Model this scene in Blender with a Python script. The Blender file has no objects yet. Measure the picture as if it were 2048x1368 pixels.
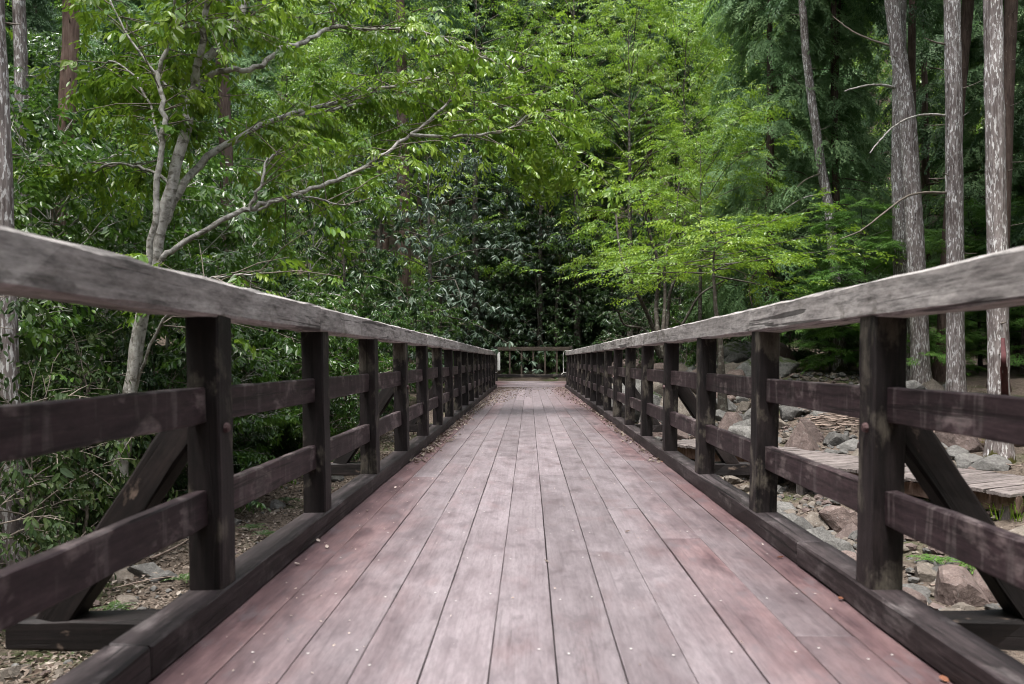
import bpy, math, random
import numpy as np
from mathutils import Vector, Matrix

scn = bpy.context.scene
COL = scn.collection
R_ = math.radians

# ------------------------------------------------------------------ camera
CAMX, CAMZ, FPX, VX, VY = -0.057, 0.85, 1593.0, 1058.0, 720.0
cam_d = bpy.data.cameras.new('camera')
cam = bpy.data.objects.new('camera', cam_d)
COL.objects.link(cam)
cam.location = (CAMX, 0, CAMZ)
cam.rotation_euler = (R_(90), 0, 0)
cam_d.sensor_width = 36.0
cam_d.lens = FPX / 2048 * 36.0
cam_d.shift_x = -(VX - 1024) / 2048
cam_d.shift_y = (VY - 684) / 2048
cam_d.clip_start, cam_d.clip_end = 0.05, 600
cam_d.dof.use_dof = True
cam_d.dof.focus_distance = 12.0
cam_d.dof.aperture_fstop = 4.0
scn.camera = cam

# ------------------------------------------------------------------ world, sun, exposure
SUN_EL, SUN_AZ = 72.0, 205.0          # azimuth clockwise from +Y
world = bpy.data.worlds.new('World')
scn.world = world
world.use_nodes = True
wt = world.node_tree
wt.nodes.clear()
sky = wt.nodes.new('ShaderNodeTexSky')
sky.sky_type = 'NISHITA'
sky.sun_disc = False
sky.sun_elevation = R_(SUN_EL)
sky.sun_rotation = R_(SUN_AZ)
sky.air_density = 1.0
sky.dust_density = 3.0
sky.ozone_density = 1.0
hsv = wt.nodes.new('ShaderNodeHueSaturation')      # thin cloud: the same sky, paler
hsv.inputs['Saturation'].default_value = 0.30
bg = wt.nodes.new('ShaderNodeBackground')
bg.inputs['Strength'].default_value = 0.15
wo = wt.nodes.new('ShaderNodeOutputWorld')
wt.links.new(sky.outputs[0], hsv.inputs['Color'])
wt.links.new(hsv.outputs[0], bg.inputs[0])
wt.links.new(bg.outputs[0], wo.inputs[0])

sun_d = bpy.data.lights.new('sun', 'SUN')
sun_d.energy = 1.5
sun_d.angle = R_(18)
sun_d.color = (1.0, 0.97, 0.92)
sun = bpy.data.objects.new('sun', sun_d)
COL.objects.link(sun)
az, el = R_(SUN_AZ), R_(SUN_EL)
sdir = Vector((math.sin(az) * math.cos(el), math.cos(az) * math.cos(el), math.sin(el)))
sun.rotation_euler = sdir.to_track_quat('Z', 'Y').to_euler()
sun.location = sdir * 60

vs = scn.view_settings
vs.view_transform = 'Standard'
vs.look = 'None'
vs.gamma = 1.0
vs.use_curve_mapping = False
vs.exposure = 1.95
scn.cycles.use_denoising = True
scn.cycles.filter_width = 1.0
scn.cycles.max_bounces = 4
scn.cycles.diffuse_bounces = 1
scn.cycles.glossy_bounces = 2
scn.cycles.transmission_bounces = 2
scn.cycles.transparent_max_bounces = 4
scn.cycles.caustics_reflective = False
scn.cycles.caustics_refractive = False

# ------------------------------------------------------------------ helpers
def W(px, py, Z):
    """photo pixel at distance Z ahead of the camera -> world point"""
    return np.array([CAMX + (px - VX) / FPX * Z, Z, CAMZ - (py - VY) / FPX * Z])

def link(o, parent=None):
    COL.objects.link(o)
    if parent is not None:
        o.parent = parent
    return o

def tag(o, label=None, cat=None, group=None, kind=None):
    if label: o['label'] = label
    if cat: o['category'] = cat
    if group: o['group'] = group
    if kind: o['kind'] = kind
    return o

def empty(name, loc=(0, 0, 0), rotz=0.0, scale=1.0):
    o = bpy.data.objects.new(name, None)
    o.empty_display_size = 0.2
    o.location = loc
    o.rotation_euler = (0, 0, rotz)
    o.scale = (scale,) * 3
    return link(o)

def mesh(name, V, F, mat, smooth=False, attrs=None):
    """numpy mesh: F is (n,3) or (n,4), or a list of such arrays"""
    V = np.asarray(V, np.float32)
    if not isinstance(F, list):
        F = [F]
    F = [np.asarray(f, np.int32) for f in F if len(f)]
    me = bpy.data.meshes.new(name)
    me.vertices.add(len(V))
    me.vertices.foreach_set('co', V.ravel())
    idx = np.concatenate([f.ravel() for f in F])
    tot = np.concatenate([np.full(len(f), f.shape[1], np.int32) for f in F])
    start = np.concatenate([[0], np.cumsum(tot)[:-1]]).astype(np.int32)
    me.loops.add(len(idx))
    me.loops.foreach_set('vertex_index', idx)
    me.polygons.add(len(tot))
    me.polygons.foreach_set('loop_start', start)
    me.polygons.foreach_set('loop_total', tot)
    me.polygons.foreach_set('use_smooth', np.full(len(tot), bool(smooth)))
    if attrs:
        for k, a in attrs.items():
            at = me.attributes.new(k, 'FLOAT', 'POINT')
            at.data.foreach_set('value', np.asarray(a, np.float32))
    me.update(calc_edges=True)
    me.validate()
    if mat is not None:
        me.materials.append(mat)
    return me

def ob(name, me, parent=None, loc=(0, 0, 0), rot=(0, 0, 0), scale=(1, 1, 1)):
    o = bpy.data.objects.new(name, me)
    o.location = loc
    o.rotation_euler = rot
    o.scale = scale
    return link(o, parent)

def join(parts):
    """[(V,F)] with equal face size -> V,F"""
    Vs, Fs, n = [], [], 0
    for V, F in parts:
        Vs.append(V); Fs.append(F + n); n += len(V)
    return np.concatenate(Vs), np.concatenate(Fs)

def beam(L, Wd, H, seg=8, bev=0.006, seed=0, wob=0.0015):
    """sawn timber along local Y, centred, chamfered and slightly uneven"""
    rng = np.random.default_rng(seed)
    w, h = Wd / 2, H / 2
    cs = np.array([(-w + bev, -h), (w - bev, -h), (w, -h + bev), (w, h - bev), (w - bev, h), (-w + bev, h), (-w, h - bev), (-w, -h + bev)])
    ys = np.concatenate([[-L / 2, -L / 2 + bev], np.linspace(-L / 2, L / 2, seg + 1)[1:-1], [L / 2 - bev, L / 2]])
    V = []
    for i, y in enumerate(ys):
        k = 0.94 if i in (0, len(ys) - 1) else 1.0
        c = cs * k + rng.normal(0, wob, cs.shape)
        V.append(np.column_stack([c[:, 0], np.full(8, y), c[:, 1]]))
    n = len(ys)
    V = np.concatenate(V)
    F = []
    for i in range(n - 1):
        for j in range(8):
            a, b = i * 8 + j, i * 8 + (j + 1) % 8
            F.append((a, a + 8, b + 8, b))
    e = (n - 1) * 8
    caps = []
    for o_, flip in ((0, False), (e, True)):
        for q in ((0, 1, 2, 7), (7, 2, 3, 6), (6, 3, 4, 5)):
            q = [o_ + k for k in q]
            caps.append(q[::-1] if flip else q)
    return V, np.array(F + caps)

def tube(P, Rr, ns=6, cap=True, ridge=0.0, rng=None):
    P = np.asarray(P, float)
    Rr = np.asarray(Rr, float)
    n = len(P)
    T = np.gradient(P, axis=0)
    T /= np.linalg.norm(T, axis=1)[:, None] + 1e-9
    ref = np.array([0.0, 1.0, 0.0]) if abs(T[0][2]) > 0.7 else np.array([0.0, 0.0, 1.0])
    V = []
    ang = np.linspace(0, 2 * math.pi, ns, endpoint=False)
    rz = rng.normal(0, ridge, ns) if rng is not None and ridge > 0 else np.zeros(ns)
    for i in range(n):
        u = np.cross(T[i], ref); u /= np.linalg.norm(u) + 1e-9
        v = np.cross(T[i], u)
        rr = Rr[i] * (1 + rz + (rng.normal(0, ridge * 0.4, ns) if rng is not None and ridge > 0 else 0))
        V.append(P[i] + rr[:, None] * (np.cos(ang)[:, None] * u + np.sin(ang)[:, None] * v))
    V = np.concatenate(V)
    F = []
    for i in range(n - 1):
        for j in range(ns):
            a, b = i * ns + j, i * ns + (j + 1) % ns
            F.append((a, b, b + ns, a + ns))
    return V, np.array(F)

def smooth_path(P, k=4):
    """Catmull-Rom through the points"""
    P = np.asarray(P, float)
    if len(P) < 3:
        return np.linspace(P[0], P[-1], k + 1)
    Q = np.vstack([2 * P[0] - P[1], P, 2 * P[-1] - P[-2]])
    out = []
    for i in range(1, len(Q) - 2):
        p0, p1, p2, p3 = Q[i - 1], Q[i], Q[i + 1], Q[i + 2]
        for t in np.linspace(0, 1, k, endpoint=False):
            out.append(0.5 * (2 * p1 + (p2 - p0) * t + (2 * p0 - 5 * p1 + 4 * p2 - p3) * t * t + (3 * p1 - p0 - 3 * p2 + p3) * t ** 3))
    out.append(P[-1])
    return np.array(out)

_vn = np.random.default_rng(7).random((64, 64))
def vnoise(x, y):
    x = np.asarray(x, float); y = np.asarray(y, float)
    xi, yi = np.floor(x).astype(int), np.floor(y).astype(int)
    fx, fy = x - xi, y - yi
    fx = fx * fx * (3 - 2 * fx); fy = fy * fy * (3 - 2 * fy)
    g = lambda a, b: _vn[a % 64, b % 64]
    return (g(xi, yi) * (1 - fx) + g(xi + 1, yi) * fx) * (1 - fy) + (g(xi, yi + 1) * (1 - fx) + g(xi + 1, yi + 1) * fx) * fy - 0.5

def sstep(a, b, x):
    t = np.clip((np.asarray(x, float) - a) / (b - a), 0, 1)
    return t * t * (3 - 2 * t)

def G(x, y):
    """height of the ground"""
    x = np.asarray(x, float); y = np.asarray(y, float)
    z = -1.45 + 0.7 * sstep(2.5, 8, x) + 1.4 * sstep(10, 25, y) * (1 - 0.35 * sstep(-3, -9, x)) + 1.0 * sstep(6, 16, -x)
    z = z + 1.3 * sstep(-2, -6, y)
    z = z + np.clip(y - 30, 0, None) * 0.18 + np.clip(y - 38, 0, None) * 0.57
    z = z + np.clip(np.abs(x) - 18, 0, None) * 0.35 + np.clip(-14 - y, 0, None) * 0.35
    far = sstep(26, 40, y) + sstep(12, 20, np.abs(x))
    z = z + 0.16 * vnoise(x * 0.9, y * 0.9) + 0.08 * vnoise(x * 2.3 + 9, y * 2.3) + far * 1.6 * vnoise(x * 0.12, y * 0.12)
    return z

# ------------------------------------------------------------------ materials
def mat_new(name):
    m = bpy.data.materials.new(name)
    m.use_nodes = True
    nt = m.node_tree
    b = nt.nodes['Principled BSDF']
    return m, nt, b

def nd(nt, t, **kw):
    n = nt.nodes.new(t)
    for k, v in kw.items():
        setattr(n, k, v)
    return n

def ramp(nt, src, stops, interp='LINEAR'):
    r = nd(nt, 'ShaderNodeValToRGB')
    r.color_ramp.interpolation = interp
    el_ = r.color_ramp.elements
    while len(el_) < len(stops):
        el_.new(0.5)
    for e, (p, c) in zip(el_, stops):
        e.position = p
        e.color = (*c, 1) if len(c) == 3 else c
    nt.links.new(src, r.inputs[0])
    return r

def mixc(nt, fac, a, b, blend='MIX'):
    m = nd(nt, 'ShaderNodeMix', data_type='RGBA', blend_type=blend)
    L = nt.links
    for sock, v in ((m.inputs[0], fac), (m.inputs[6], a), (m.inputs[7], b)):
        if isinstance(v, (int, float)):
            sock.default_value = v
        elif isinstance(v, tuple):
            sock.default_value = (*v, 1)
        else:
            L.new(v, sock)
    return m.outputs[2]

def mth(nt, op, a, b=None, clamp=False):
    m = nd(nt, 'ShaderNodeMath', operation=op, use_clamp=clamp)
    for s, v in zip(m.inputs, (a, b)):
        if v is None: continue
        if isinstance(v, (int, float)): s.default_value = v
        else: nt.links.new(v, s)
    return m.outputs[0]

def coords(nt, scale, per_object=True):
    tc = nd(nt, 'ShaderNodeTexCoord')
    src = tc.outputs['Object']
    if per_object:
        oi = nd(nt, 'ShaderNodeObjectInfo')
        mul = nd(nt, 'ShaderNodeVectorMath', operation='SCALE')
        mul.inputs[0].default_value = (37.0, 91.0, 53.0)
        nt.links.new(oi.outputs['Random'], mul.inputs['Scale'])
        add = nd(nt, 'ShaderNodeVectorMath', operation='ADD')
        nt.links.new(src, add.inputs[0])
        nt.links.new(mul.outputs[0], add.inputs[1])
        src = add.outputs[0]
    mp = nd(nt, 'ShaderNodeMapping')
    mp.inputs['Scale'].default_value = scale
    nt.links.new(src, mp.inputs[0])
    return mp.outputs[0]

def noise(nt, vec, scale=1.0, detail=4.0, rough=0.55, dist=0.0):
    n = nd(nt, 'ShaderNodeTexNoise')
    n.inputs['Scale'].default_value = scale
    n.inputs['Detail'].default_value = detail
    n.inputs['Roughness'].default_value = rough
    n.inputs['Distortion'].default_value = dist
    nt.links.new(vec, n.inputs['Vector'])
    return n.outputs['Fac']

def bump(nt, b, h, strength=0.3, dist=0.01):
    n = nd(nt, 'ShaderNodeBump')
    n.inputs['Strength'].default_value = strength
    n.inputs['Distance'].default_value = dist
    nt.links.new(h, n.inputs['Height'])
    nt.links.new(n.outputs[0], b.inputs['Normal'])

def wood(name, dark, mid, light, rough=0.7, blotch=None, blotch_at=(0.55, 0.72), crack=0.5, streak=None, spec=0.3, knots=False):
    """weathered sawn timber, grain along local Y"""
    m, nt, b = mat_new(name)
    grain = noise(nt, coords(nt, (46, 0.8, 46)), 1.0, 6, 0.68, 0.25)
    broad = noise(nt, coords(nt, (5, 1.3, 5)), 1.0, 4, 0.6)
    c = ramp(nt, grain, [(0.28, dark), (0.5, mid), (0.74, light)]).outputs[0]
    c2 = ramp(nt, broad, [(0.3, dark), (0.52, mid), (0.72, light)]).outputs[0]
    c = mixc(nt, 0.55, c, c2)
    if blotch:
        bl = noise(nt, coords(nt, (7, 4, 7)), 1.0, 6, 0.62, 0.3)
        f = ramp(nt, bl, [(blotch_at[0], (0, 0, 0)), (blotch_at[1], (1, 1, 1))]).outputs[0]
        c = mixc(nt, mth(nt, 'MULTIPLY', f, 0.85), c, blotch)
    if streak:
        st = noise(nt, coords(nt, (11, 19, 2.0)), 1.0, 3, 0.6, 0.2)
        f = ramp(nt, st, [(0.56, (0, 0, 0)), (0.64, (1, 1, 1))]).outputs[0]
        c = mixc(nt, mth(nt, 'MULTIPLY', f, 0.55), c, streak)
    fine = noise(nt, coords(nt, (70, 20, 70)), 1.0, 6, 0.75)
    ff = ramp(nt, fine, [(0.34, (0.62,) * 3), (0.62, (1.25,) * 3)]).outputs[0]
    c = mixc(nt, 0.75, c, ff, 'MULTIPLY')
    md = noise(nt, coords(nt, (36, 4.0, 36)), 1.0, 7, 0.78, 0.2)
    c = mixc(nt, 0.8, c, ramp(nt, md, [(0.38, (0.38,) * 3), (0.47, (0.95,) * 3), (0.60, (1.35,) * 3)]).outputs[0], 'MULTIPLY')
    if knots:
        vo = nd(nt, 'ShaderNodeTexVoronoi', feature='F1')
        vo.inputs['Scale'].default_value = 1.0
        nt.links.new(coords(nt, (7, 1.7, 7)), vo.inputs['Vector'])
        kf = ramp(nt, vo.outputs['Distance'], [(0.06, (1, 1, 1)), (0.17, (0, 0, 0))]).outputs[0]
        c = mixc(nt, mth(nt, 'MULTIPLY', kf, 0.75), c, tuple(x * 0.6 for x in dark))
    cr = noise(nt, coords(nt, (34, 0.8, 34)), 1.0, 3, 0.6, 0.5)
    cf = ramp(nt, cr, [(0.365, (1, 1, 1)), (0.395, (0, 0, 0))]).outputs[0]
    c = mixc(nt, mth(nt, 'MULTIPLY', cf, crack), c, tuple(x * 0.3 for x in dark))
    oi = nd(nt, 'ShaderNodeObjectInfo')
    hv = nd(nt, 'ShaderNodeHueSaturation')
    mr = nd(nt, 'ShaderNodeMapRange')
    mr.inputs['To Min'].default_value = 0.82; mr.inputs['To Max'].default_value = 1.16
    nt.links.new(oi.outputs['Random'], mr.inputs['Value'])
    nt.links.new(mr.outputs[0], hv.inputs['Value'])
    nt.links.new(c, hv.inputs['Color'])
    nt.links.new(hv.outputs[0], b.inputs['Base Color'])
    b.inputs['Roughness'].default_value = rough
    b.inputs['Specular IOR Level'].default_value = spec
    h = mth(nt, 'SUBTRACT', grain, mth(nt, 'MULTIPLY', cf, 0.8))
    bump(nt, b, h, 0.45, 0.004)
    return m

M = {}
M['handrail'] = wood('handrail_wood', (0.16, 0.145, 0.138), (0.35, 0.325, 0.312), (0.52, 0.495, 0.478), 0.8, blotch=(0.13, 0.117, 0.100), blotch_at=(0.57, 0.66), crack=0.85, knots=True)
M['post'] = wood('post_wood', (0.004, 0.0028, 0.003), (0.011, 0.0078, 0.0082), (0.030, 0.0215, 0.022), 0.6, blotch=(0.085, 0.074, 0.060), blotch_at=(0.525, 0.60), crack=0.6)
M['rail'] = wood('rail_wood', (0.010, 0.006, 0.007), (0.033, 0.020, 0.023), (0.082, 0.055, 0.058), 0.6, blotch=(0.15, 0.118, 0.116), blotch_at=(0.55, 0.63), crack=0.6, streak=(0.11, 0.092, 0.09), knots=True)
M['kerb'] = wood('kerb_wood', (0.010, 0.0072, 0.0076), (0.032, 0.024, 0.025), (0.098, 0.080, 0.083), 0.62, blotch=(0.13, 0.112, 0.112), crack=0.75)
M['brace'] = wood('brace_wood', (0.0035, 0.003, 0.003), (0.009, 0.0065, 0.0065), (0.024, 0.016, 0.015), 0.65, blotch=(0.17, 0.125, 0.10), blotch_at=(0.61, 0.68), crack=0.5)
M['fence'] = wood('fence_wood', (0.030, 0.023, 0.017), (0.070, 0.055, 0.042), (0.12, 0.098, 0.076), 0.8, crack=0.5)
M['walk'] = wood('boardwalk_wood', (0.06, 0.049, 0.046), (0.14, 0.118, 0.111), (0.225, 0.196, 0.186), 0.85, crack=0.4)

def deck_mat():
    m, nt, b = mat_new('deck_plank_wood')
    grain = noise(nt, coords(nt, (34, 1.0, 34)), 1.0, 6, 0.62, 0.5)
    mott = noise(nt, coords(nt, (7, 3.2, 7)), 1.0, 6, 0.62, 0.25)
    geo = nd(nt, 'ShaderNodeNewGeometry')
    sx = nd(nt, 'ShaderNodeSeparateXYZ')
    nt.links.new(geo.outputs['Position'], sx.inputs[0])
    ax = mth(nt, 'ABSOLUTE', mth(nt, 'ADD', sx.outputs[0], 0.02))
    wv = nd(nt, 'ShaderNodeMapping'); wv.inputs['Scale'].default_value = (2.2, 0.9, 1)
    nt.links.new(geo.outputs['Position'], wv.inputs[0])
    wn = noise(nt, wv.outputs[0], 1.0, 5, 0.65)
    oi = nd(nt, 'ShaderNodeObjectInfo')
    wear = mth(nt, 'ADD', ax, mth(nt, 'MULTIPLY', mth(nt, 'SUBTRACT', wn, 0.5), 0.8))
    wear = mth(nt, 'ADD', wear, mth(nt, 'MULTIPLY', mth(nt, 'SUBTRACT', oi.outputs['Random'], 0.5), 0.42))
    wf = ramp(nt, wear, [(0.52, (0, 0, 0)), (0.98, (1, 1, 1))]).outputs[0]      # 0 where feet have worn the stain off
    worn = ramp(nt, mott, [(0.32, (0.112, 0.087, 0.094)), (0.46, (0.164, 0.135, 0.144)), (0.66, (0.212, 0.180, 0.190))]).outputs[0]
    wornb = ramp(nt, grain, [(0.32, (0.096, 0.074, 0.080)), (0.52, (0.166, 0.137, 0.146)), (0.68, (0.212, 0.180, 0.190))]).outputs[0]
    worn = mixc(nt, 0.42, worn, wornb)
    stain = ramp(nt, mott, [(0.32, (0.040, 0.025, 0.030)), (0.48, (0.098, 0.058, 0.062)), (0.64, (0.165, 0.102, 0.102))]).outputs[0]
    stainb = ramp(nt, grain, [(0.3, (0.048, 0.030, 0.034)), (0.6, (0.148, 0.088, 0.088))]).outputs[0]
    stain = mixc(nt, 0.4, stain, stainb)
    c = mixc(nt, wf, worn, stain)
    sc = noise(nt, coords(nt, (90, 16, 90)), 1.0, 5, 0.75)
    c = mixc(nt, 0.8, c, ramp(nt, sc, [(0.34, (0.72,) * 3), (0.60, (1.12,) * 3)]).outputs[0], 'MULTIPLY')
    wl = noise(nt, coords(nt, (120, 2.2, 120)), 1.0, 3, 0.6, 0.8)
    c = mixc(nt, 0.7, c, ramp(nt, wl, [(0.30, (0.60,) * 3), (0.42, (1.0,) * 3)]).outputs[0], 'MULTIPLY')
    # reddish patches where stain survives in the worn track
    rp = noise(nt, coords(nt, (4.5, 2.0, 4.5)), 1.3, 5, 0.6)
    rf = ramp(nt, rp, [(0.54, (0, 0, 0)), (0.70, (1, 1, 1))]).outputs[0]
    c = mixc(nt, mth(nt, 'MULTIPLY', rf, 0.30), c, (0.140, 0.080, 0.080))
    dp = noise(nt, coords(nt, (6, 2.6, 6)), 1.7, 5, 0.68)
    df = ramp(nt, dp, [(0.56, (0, 0, 0)), (0.63, (1, 1, 1))]).outputs[0]
    c = mixc(nt, mth(nt, 'MULTIPLY', df, 0.55), c, (0.105, 0.085, 0.092))
    hv = nd(nt, 'ShaderNodeHueSaturation')
    mr = nd(nt, 'ShaderNodeMapRange')
    mr.inputs['To Min'].default_value = 0.82; mr.inputs['To Max'].default_value = 1.12
    nt.links.new(oi.outputs['Random'], mr.inputs['Value'])
    nt.links.new(mr.outputs[0], hv.inputs['Value'])
    nt.links.new(c, hv.inputs['Color'])
    nt.links.new(hv.outputs[0], b.inputs['Base Color'])
    rr = ramp(nt, mott, [(0.3, (0.42,) * 3), (0.7, (0.62,) * 3)]).outputs[0]
    nt.links.new(rr, b.inputs['Roughness'])
    b.inputs['Specular IOR Level'].default_value = 0.45
    bump(nt, b, grain, 0.3, 0.003)
    return m
M['deck'] = deck_mat()

def plain(name, col, rough=0.6, var=0.0, spec=0.4):
    m, nt, b = mat_new(name)
    n = noise(nt, coords(nt, (9, 9, 9)), 1.0, 4, 0.6)
    c = ramp(nt, n, [(0.3, tuple(x * (1 - var) for x in col)), (0.7, tuple(min(1, x * (1 + var)) for x in col))]).outputs[0]
    nt.links.new(c, b.inputs['Base Color'])
    b.inputs['Roughness'].default_value = rough
    b.inputs['Specular IOR Level'].default_value = spec
    return m
M['screw'] = plain('screw_metal', (0.52, 0.49, 0.47), 0.6, 0.3)
M['rope'] = plain('white_rope', (0.72, 0.71, 0.68), 0.8, 0.12)
M['white'] = plain('white_paint', (0.74, 0.74, 0.71), 0.55, 0.06)
M['bolt'] = plain('painted_bolt', (0.075, 0.042, 0.042), 0.5, 0.25)

def bark(name, dark, mid, light, fleck=None, fleck_at=(0.6, 0.66), vs_=3.0, hs=26.0, moss=None, moss_h=0.5, blot=None):
    m, nt, b = mat_new(name)
    v = coords(nt, (hs, hs, vs_))
    n1 = noise(nt, v, 1.0, 5, 0.65, 0.4)
    n2 = noise(nt, coords(nt, (6, 6, 2.5)), 1.0, 4, 0.6)
    c = ramp(nt, n1, [(0.33, dark), (0.5, mid), (0.70, light)]).outputs[0]
    c = mixc(nt, 0.35, c, ramp(nt, n2, [(0.3, dark), (0.7, light)]).outputs[0])
    if fleck:
        nf = noise(nt, coords(nt, (hs * 1.5, hs * 1.5, vs_ * 3.8)), 1.0, 4, 0.62, 0.15)
        f = ramp(nt, nf, [(fleck_at[0], (0, 0, 0)), (fleck_at[1], (1, 1, 1))]).outputs[0]
        c = mixc(nt, mth(nt, 'MULTIPLY', mth(nt, 'MULTIPLY', f, 0.85), ramp(nt, n2, [(0.38, (0.25,) * 3), (0.6, (1,) * 3)]).outputs[0]), c, fleck)
    if blot:
        nb = noise(nt, coords(nt, (9, 9, 14)), 1.0, 4, 0.6, 0.2)
        f = ramp(nt, nb, [(0.52, (0, 0, 0)), (0.62, (1, 1, 1))]).outputs[0]
        c = mixc(nt, mth(nt, 'MULTIPLY', f, 0.8), c, blot)
    if moss:
        tc = nd(nt, 'ShaderNodeTexCoord')
        sx = nd(nt, 'ShaderNodeSeparateXYZ')
        nt.links.new(tc.outputs['Object'], sx.inputs[0])
        nm = noise(nt, coords(nt, (7, 7, 7)), 1.0, 4, 0.6)
        t = mth(nt, 'SUBTRACT', mth(nt, 'ADD', mth(nt, 'MULTIPLY', nm, 1.2), moss_h - 0.6), sx.outputs[2])
        f = ramp(nt, t, [(0.0, (0, 0, 0)), (0.12, (1, 1, 1))]).outputs[0]
        c = mixc(nt, f, c, moss)
    nt.links.new(c, b.inputs['Base Color'])
    b.inputs['Roughness'].default_value = 0.85
    b.inputs['Specular IOR Level'].default_value = 0.2
    bump(nt, b, n1, 0.8, 0.02)
    return m
M['bark_cypress'] = bark('cypress_bark', (0.036, 0.026, 0.024), (0.155, 0.126, 0.117), (0.33, 0.298, 0.288), fleck=(0.72, 0.71, 0.70), fleck_at=(0.54, 0.58), vs_=2.2, hs=24.0, moss=(0.062, 0.058, 0.014), moss_h=0.10)
M['bark_brown'] = bark('brown_bark', (0.03, 0.02, 0.017), (0.085, 0.056, 0.046), (0.16, 0.115, 0.096), fleck=(0.35, 0.33, 0.31), fleck_at=(0.66, 0.72))
M['bark_red'] = bark('reddish_bark', (0.07, 0.042, 0.034), (0.17, 0.108, 0.086), (0.28, 0.20, 0.165))
M['bark_pale'] = bark('pale_bark', (0.13, 0.115, 0.10), (0.34, 0.32, 0.29), (0.56, 0.545, 0.51), vs_=11, hs=16, blot=(0.085, 0.075, 0.058))
M['bark_dark'] = bark('dark_bark', (0.02, 0.016, 0.013), (0.05, 0.042, 0.034), (0.10, 0.088, 0.072), blot=(0.14, 0.135, 0.115))
M['twig'] = plain('twig_bark', (0.17, 0.145, 0.12), 0.85, 0.4, 0.2)
M['deadwood'] = plain('dead_stick', (0.24, 0.185, 0.155), 0.85, 0.4, 0.2)
M['scar'] = plain('bare_red_wood', (0.070, 0.023, 0.025), 0.7, 0.35, 0.25)

def leaf_mat(name, dark, mid, light, trans, rough=0.38, spec=0.55, tmix=0.38):
    m, nt, b = mat_new(name)
    at = nd(nt, 'ShaderNodeAttribute', attribute_name='tint')
    oi = nd(nt, 'ShaderNodeObjectInfo')
    t = mth(nt, 'ADD', at.outputs['Fac'], mth(nt, 'MULTIPLY', mth(nt, 'SUBTRACT', oi.outputs['Random'], 0.5), 0.25))
    c = ramp(nt, t, [(0.08, dark), (0.5, mid), (0.95, light)]).outputs[0]
    nt.links.new(c, b.inputs['Base Color'])
    b.inputs['Roughness'].default_value = rough
    b.inputs['Specular IOR Level'].default_value = spec
    tr = nd(nt, 'ShaderNodeBsdfTranslucent')
    tcol = mixc(nt, 0.5, c, trans)
    nt.links.new(tcol, tr.inputs[0])
    mx = nd(nt, 'ShaderNodeMixShader')
    mx.inputs[0].default_value = tmix
    nt.links.new(b.outputs[0], mx.inputs[1])
    nt.links.new(tr.outputs[0], mx.inputs[2])
    nt.links.new(mx.outputs[0], nt.nodes['Material Output'].inputs[0])
    return m
M['leaf_bright'] = leaf_mat('bright_leaf', (0.026, 0.072, 0.008), (0.100, 0.200, 0.020), (0.23, 0.325, 0.036), (0.27, 0.43, 0.04), rough=0.36, spec=0.55, tmix=0.42)
M['leaf_yellow'] = leaf_mat('yellow_green_leaf', (0.055, 0.125, 0.014), (0.125, 0.225, 0.022), (0.235, 0.325, 0.032), (0.28, 0.44, 0.035), rough=0.36, tmix=0.42)
M['leaf_mid'] = leaf_mat('mid_leaf', (0.018, 0.055, 0.012), (0.050, 0.118, 0.018), (0.115, 0.20, 0.028), (0.14, 0.27, 0.035), rough=0.30, spec=0.65)
M['leaf_dark'] = leaf_mat('dark_glossy_leaf', (0.012, 0.032, 0.010), (0.030, 0.066, 0.018), (0.065, 0.11, 0.028), (0.07, 0.14, 0.03), rough=0.36, spec=0.5, tmix=0.25)
M['leaf_under'] = leaf_mat('shade_shrub_leaf', (0.014, 0.030, 0.010), (0.034, 0.060, 0.018), (0.075, 0.10, 0.032), (0.07, 0.13, 0.03), rough=0.55, spec=0.22, tmix=0.25)
M['leaf_grey'] = leaf_mat('greyish_evergreen_leaf', (0.020, 0.042, 0.024), (0.060, 0.095, 0.060), (0.14, 0.18, 0.135), (0.05, 0.10, 0.04), rough=0.42, spec=0.5, tmix=0.15)
M['leaf_conifer'] = leaf_mat('conifer_scale_leaf', (0.038, 0.085, 0.038), (0.105, 0.195, 0.080), (0.20, 0.31, 0.125), (0.16, 0.29, 0.10), rough=0.6, spec=0.3, tmix=0.30)
M['leaf_conifer_dark'] = leaf_mat('dark_conifer_leaf', (0.022, 0.050, 0.024), (0.052, 0.105, 0.045), (0.105, 0.175, 0.072), (0.09, 0.17, 0.055), rough=0.6, spec=0.3, tmix=0.28)
M['leaf_hemlock'] = leaf_mat('soft_needle_leaf', (0.030, 0.085, 0.018), (0.068, 0.16, 0.030), (0.12, 0.225, 0.040), (0.16, 0.32, 0.05), rough=0.55, spec=0.3, tmix=0.35)
M['leaf_dry'] = leaf_mat('dry_leaf', (0.085, 0.060, 0.045), (0.19, 0.152, 0.125), (0.35, 0.305, 0.26), (0.2, 0.15, 0.11), rough=0.7, spec=0.2, tmix=0.15)
M['petal'] = leaf_mat('pale_fallen_petal', (0.42, 0.33, 0.28), (0.58, 0.49, 0.44), (0.72, 0.66, 0.60), (0.5, 0.4, 0.33), rough=0.7, spec=0.2, tmix=0.15)
M['leaf_orange'] = leaf_mat('orange_dry_leaf', (0.16, 0.07, 0.045), (0.24, 0.105, 0.065), (0.32, 0.16, 0.10), (0.25, 0.1, 0.05), rough=0.7, spec=0.2, tmix=0.15)

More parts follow.
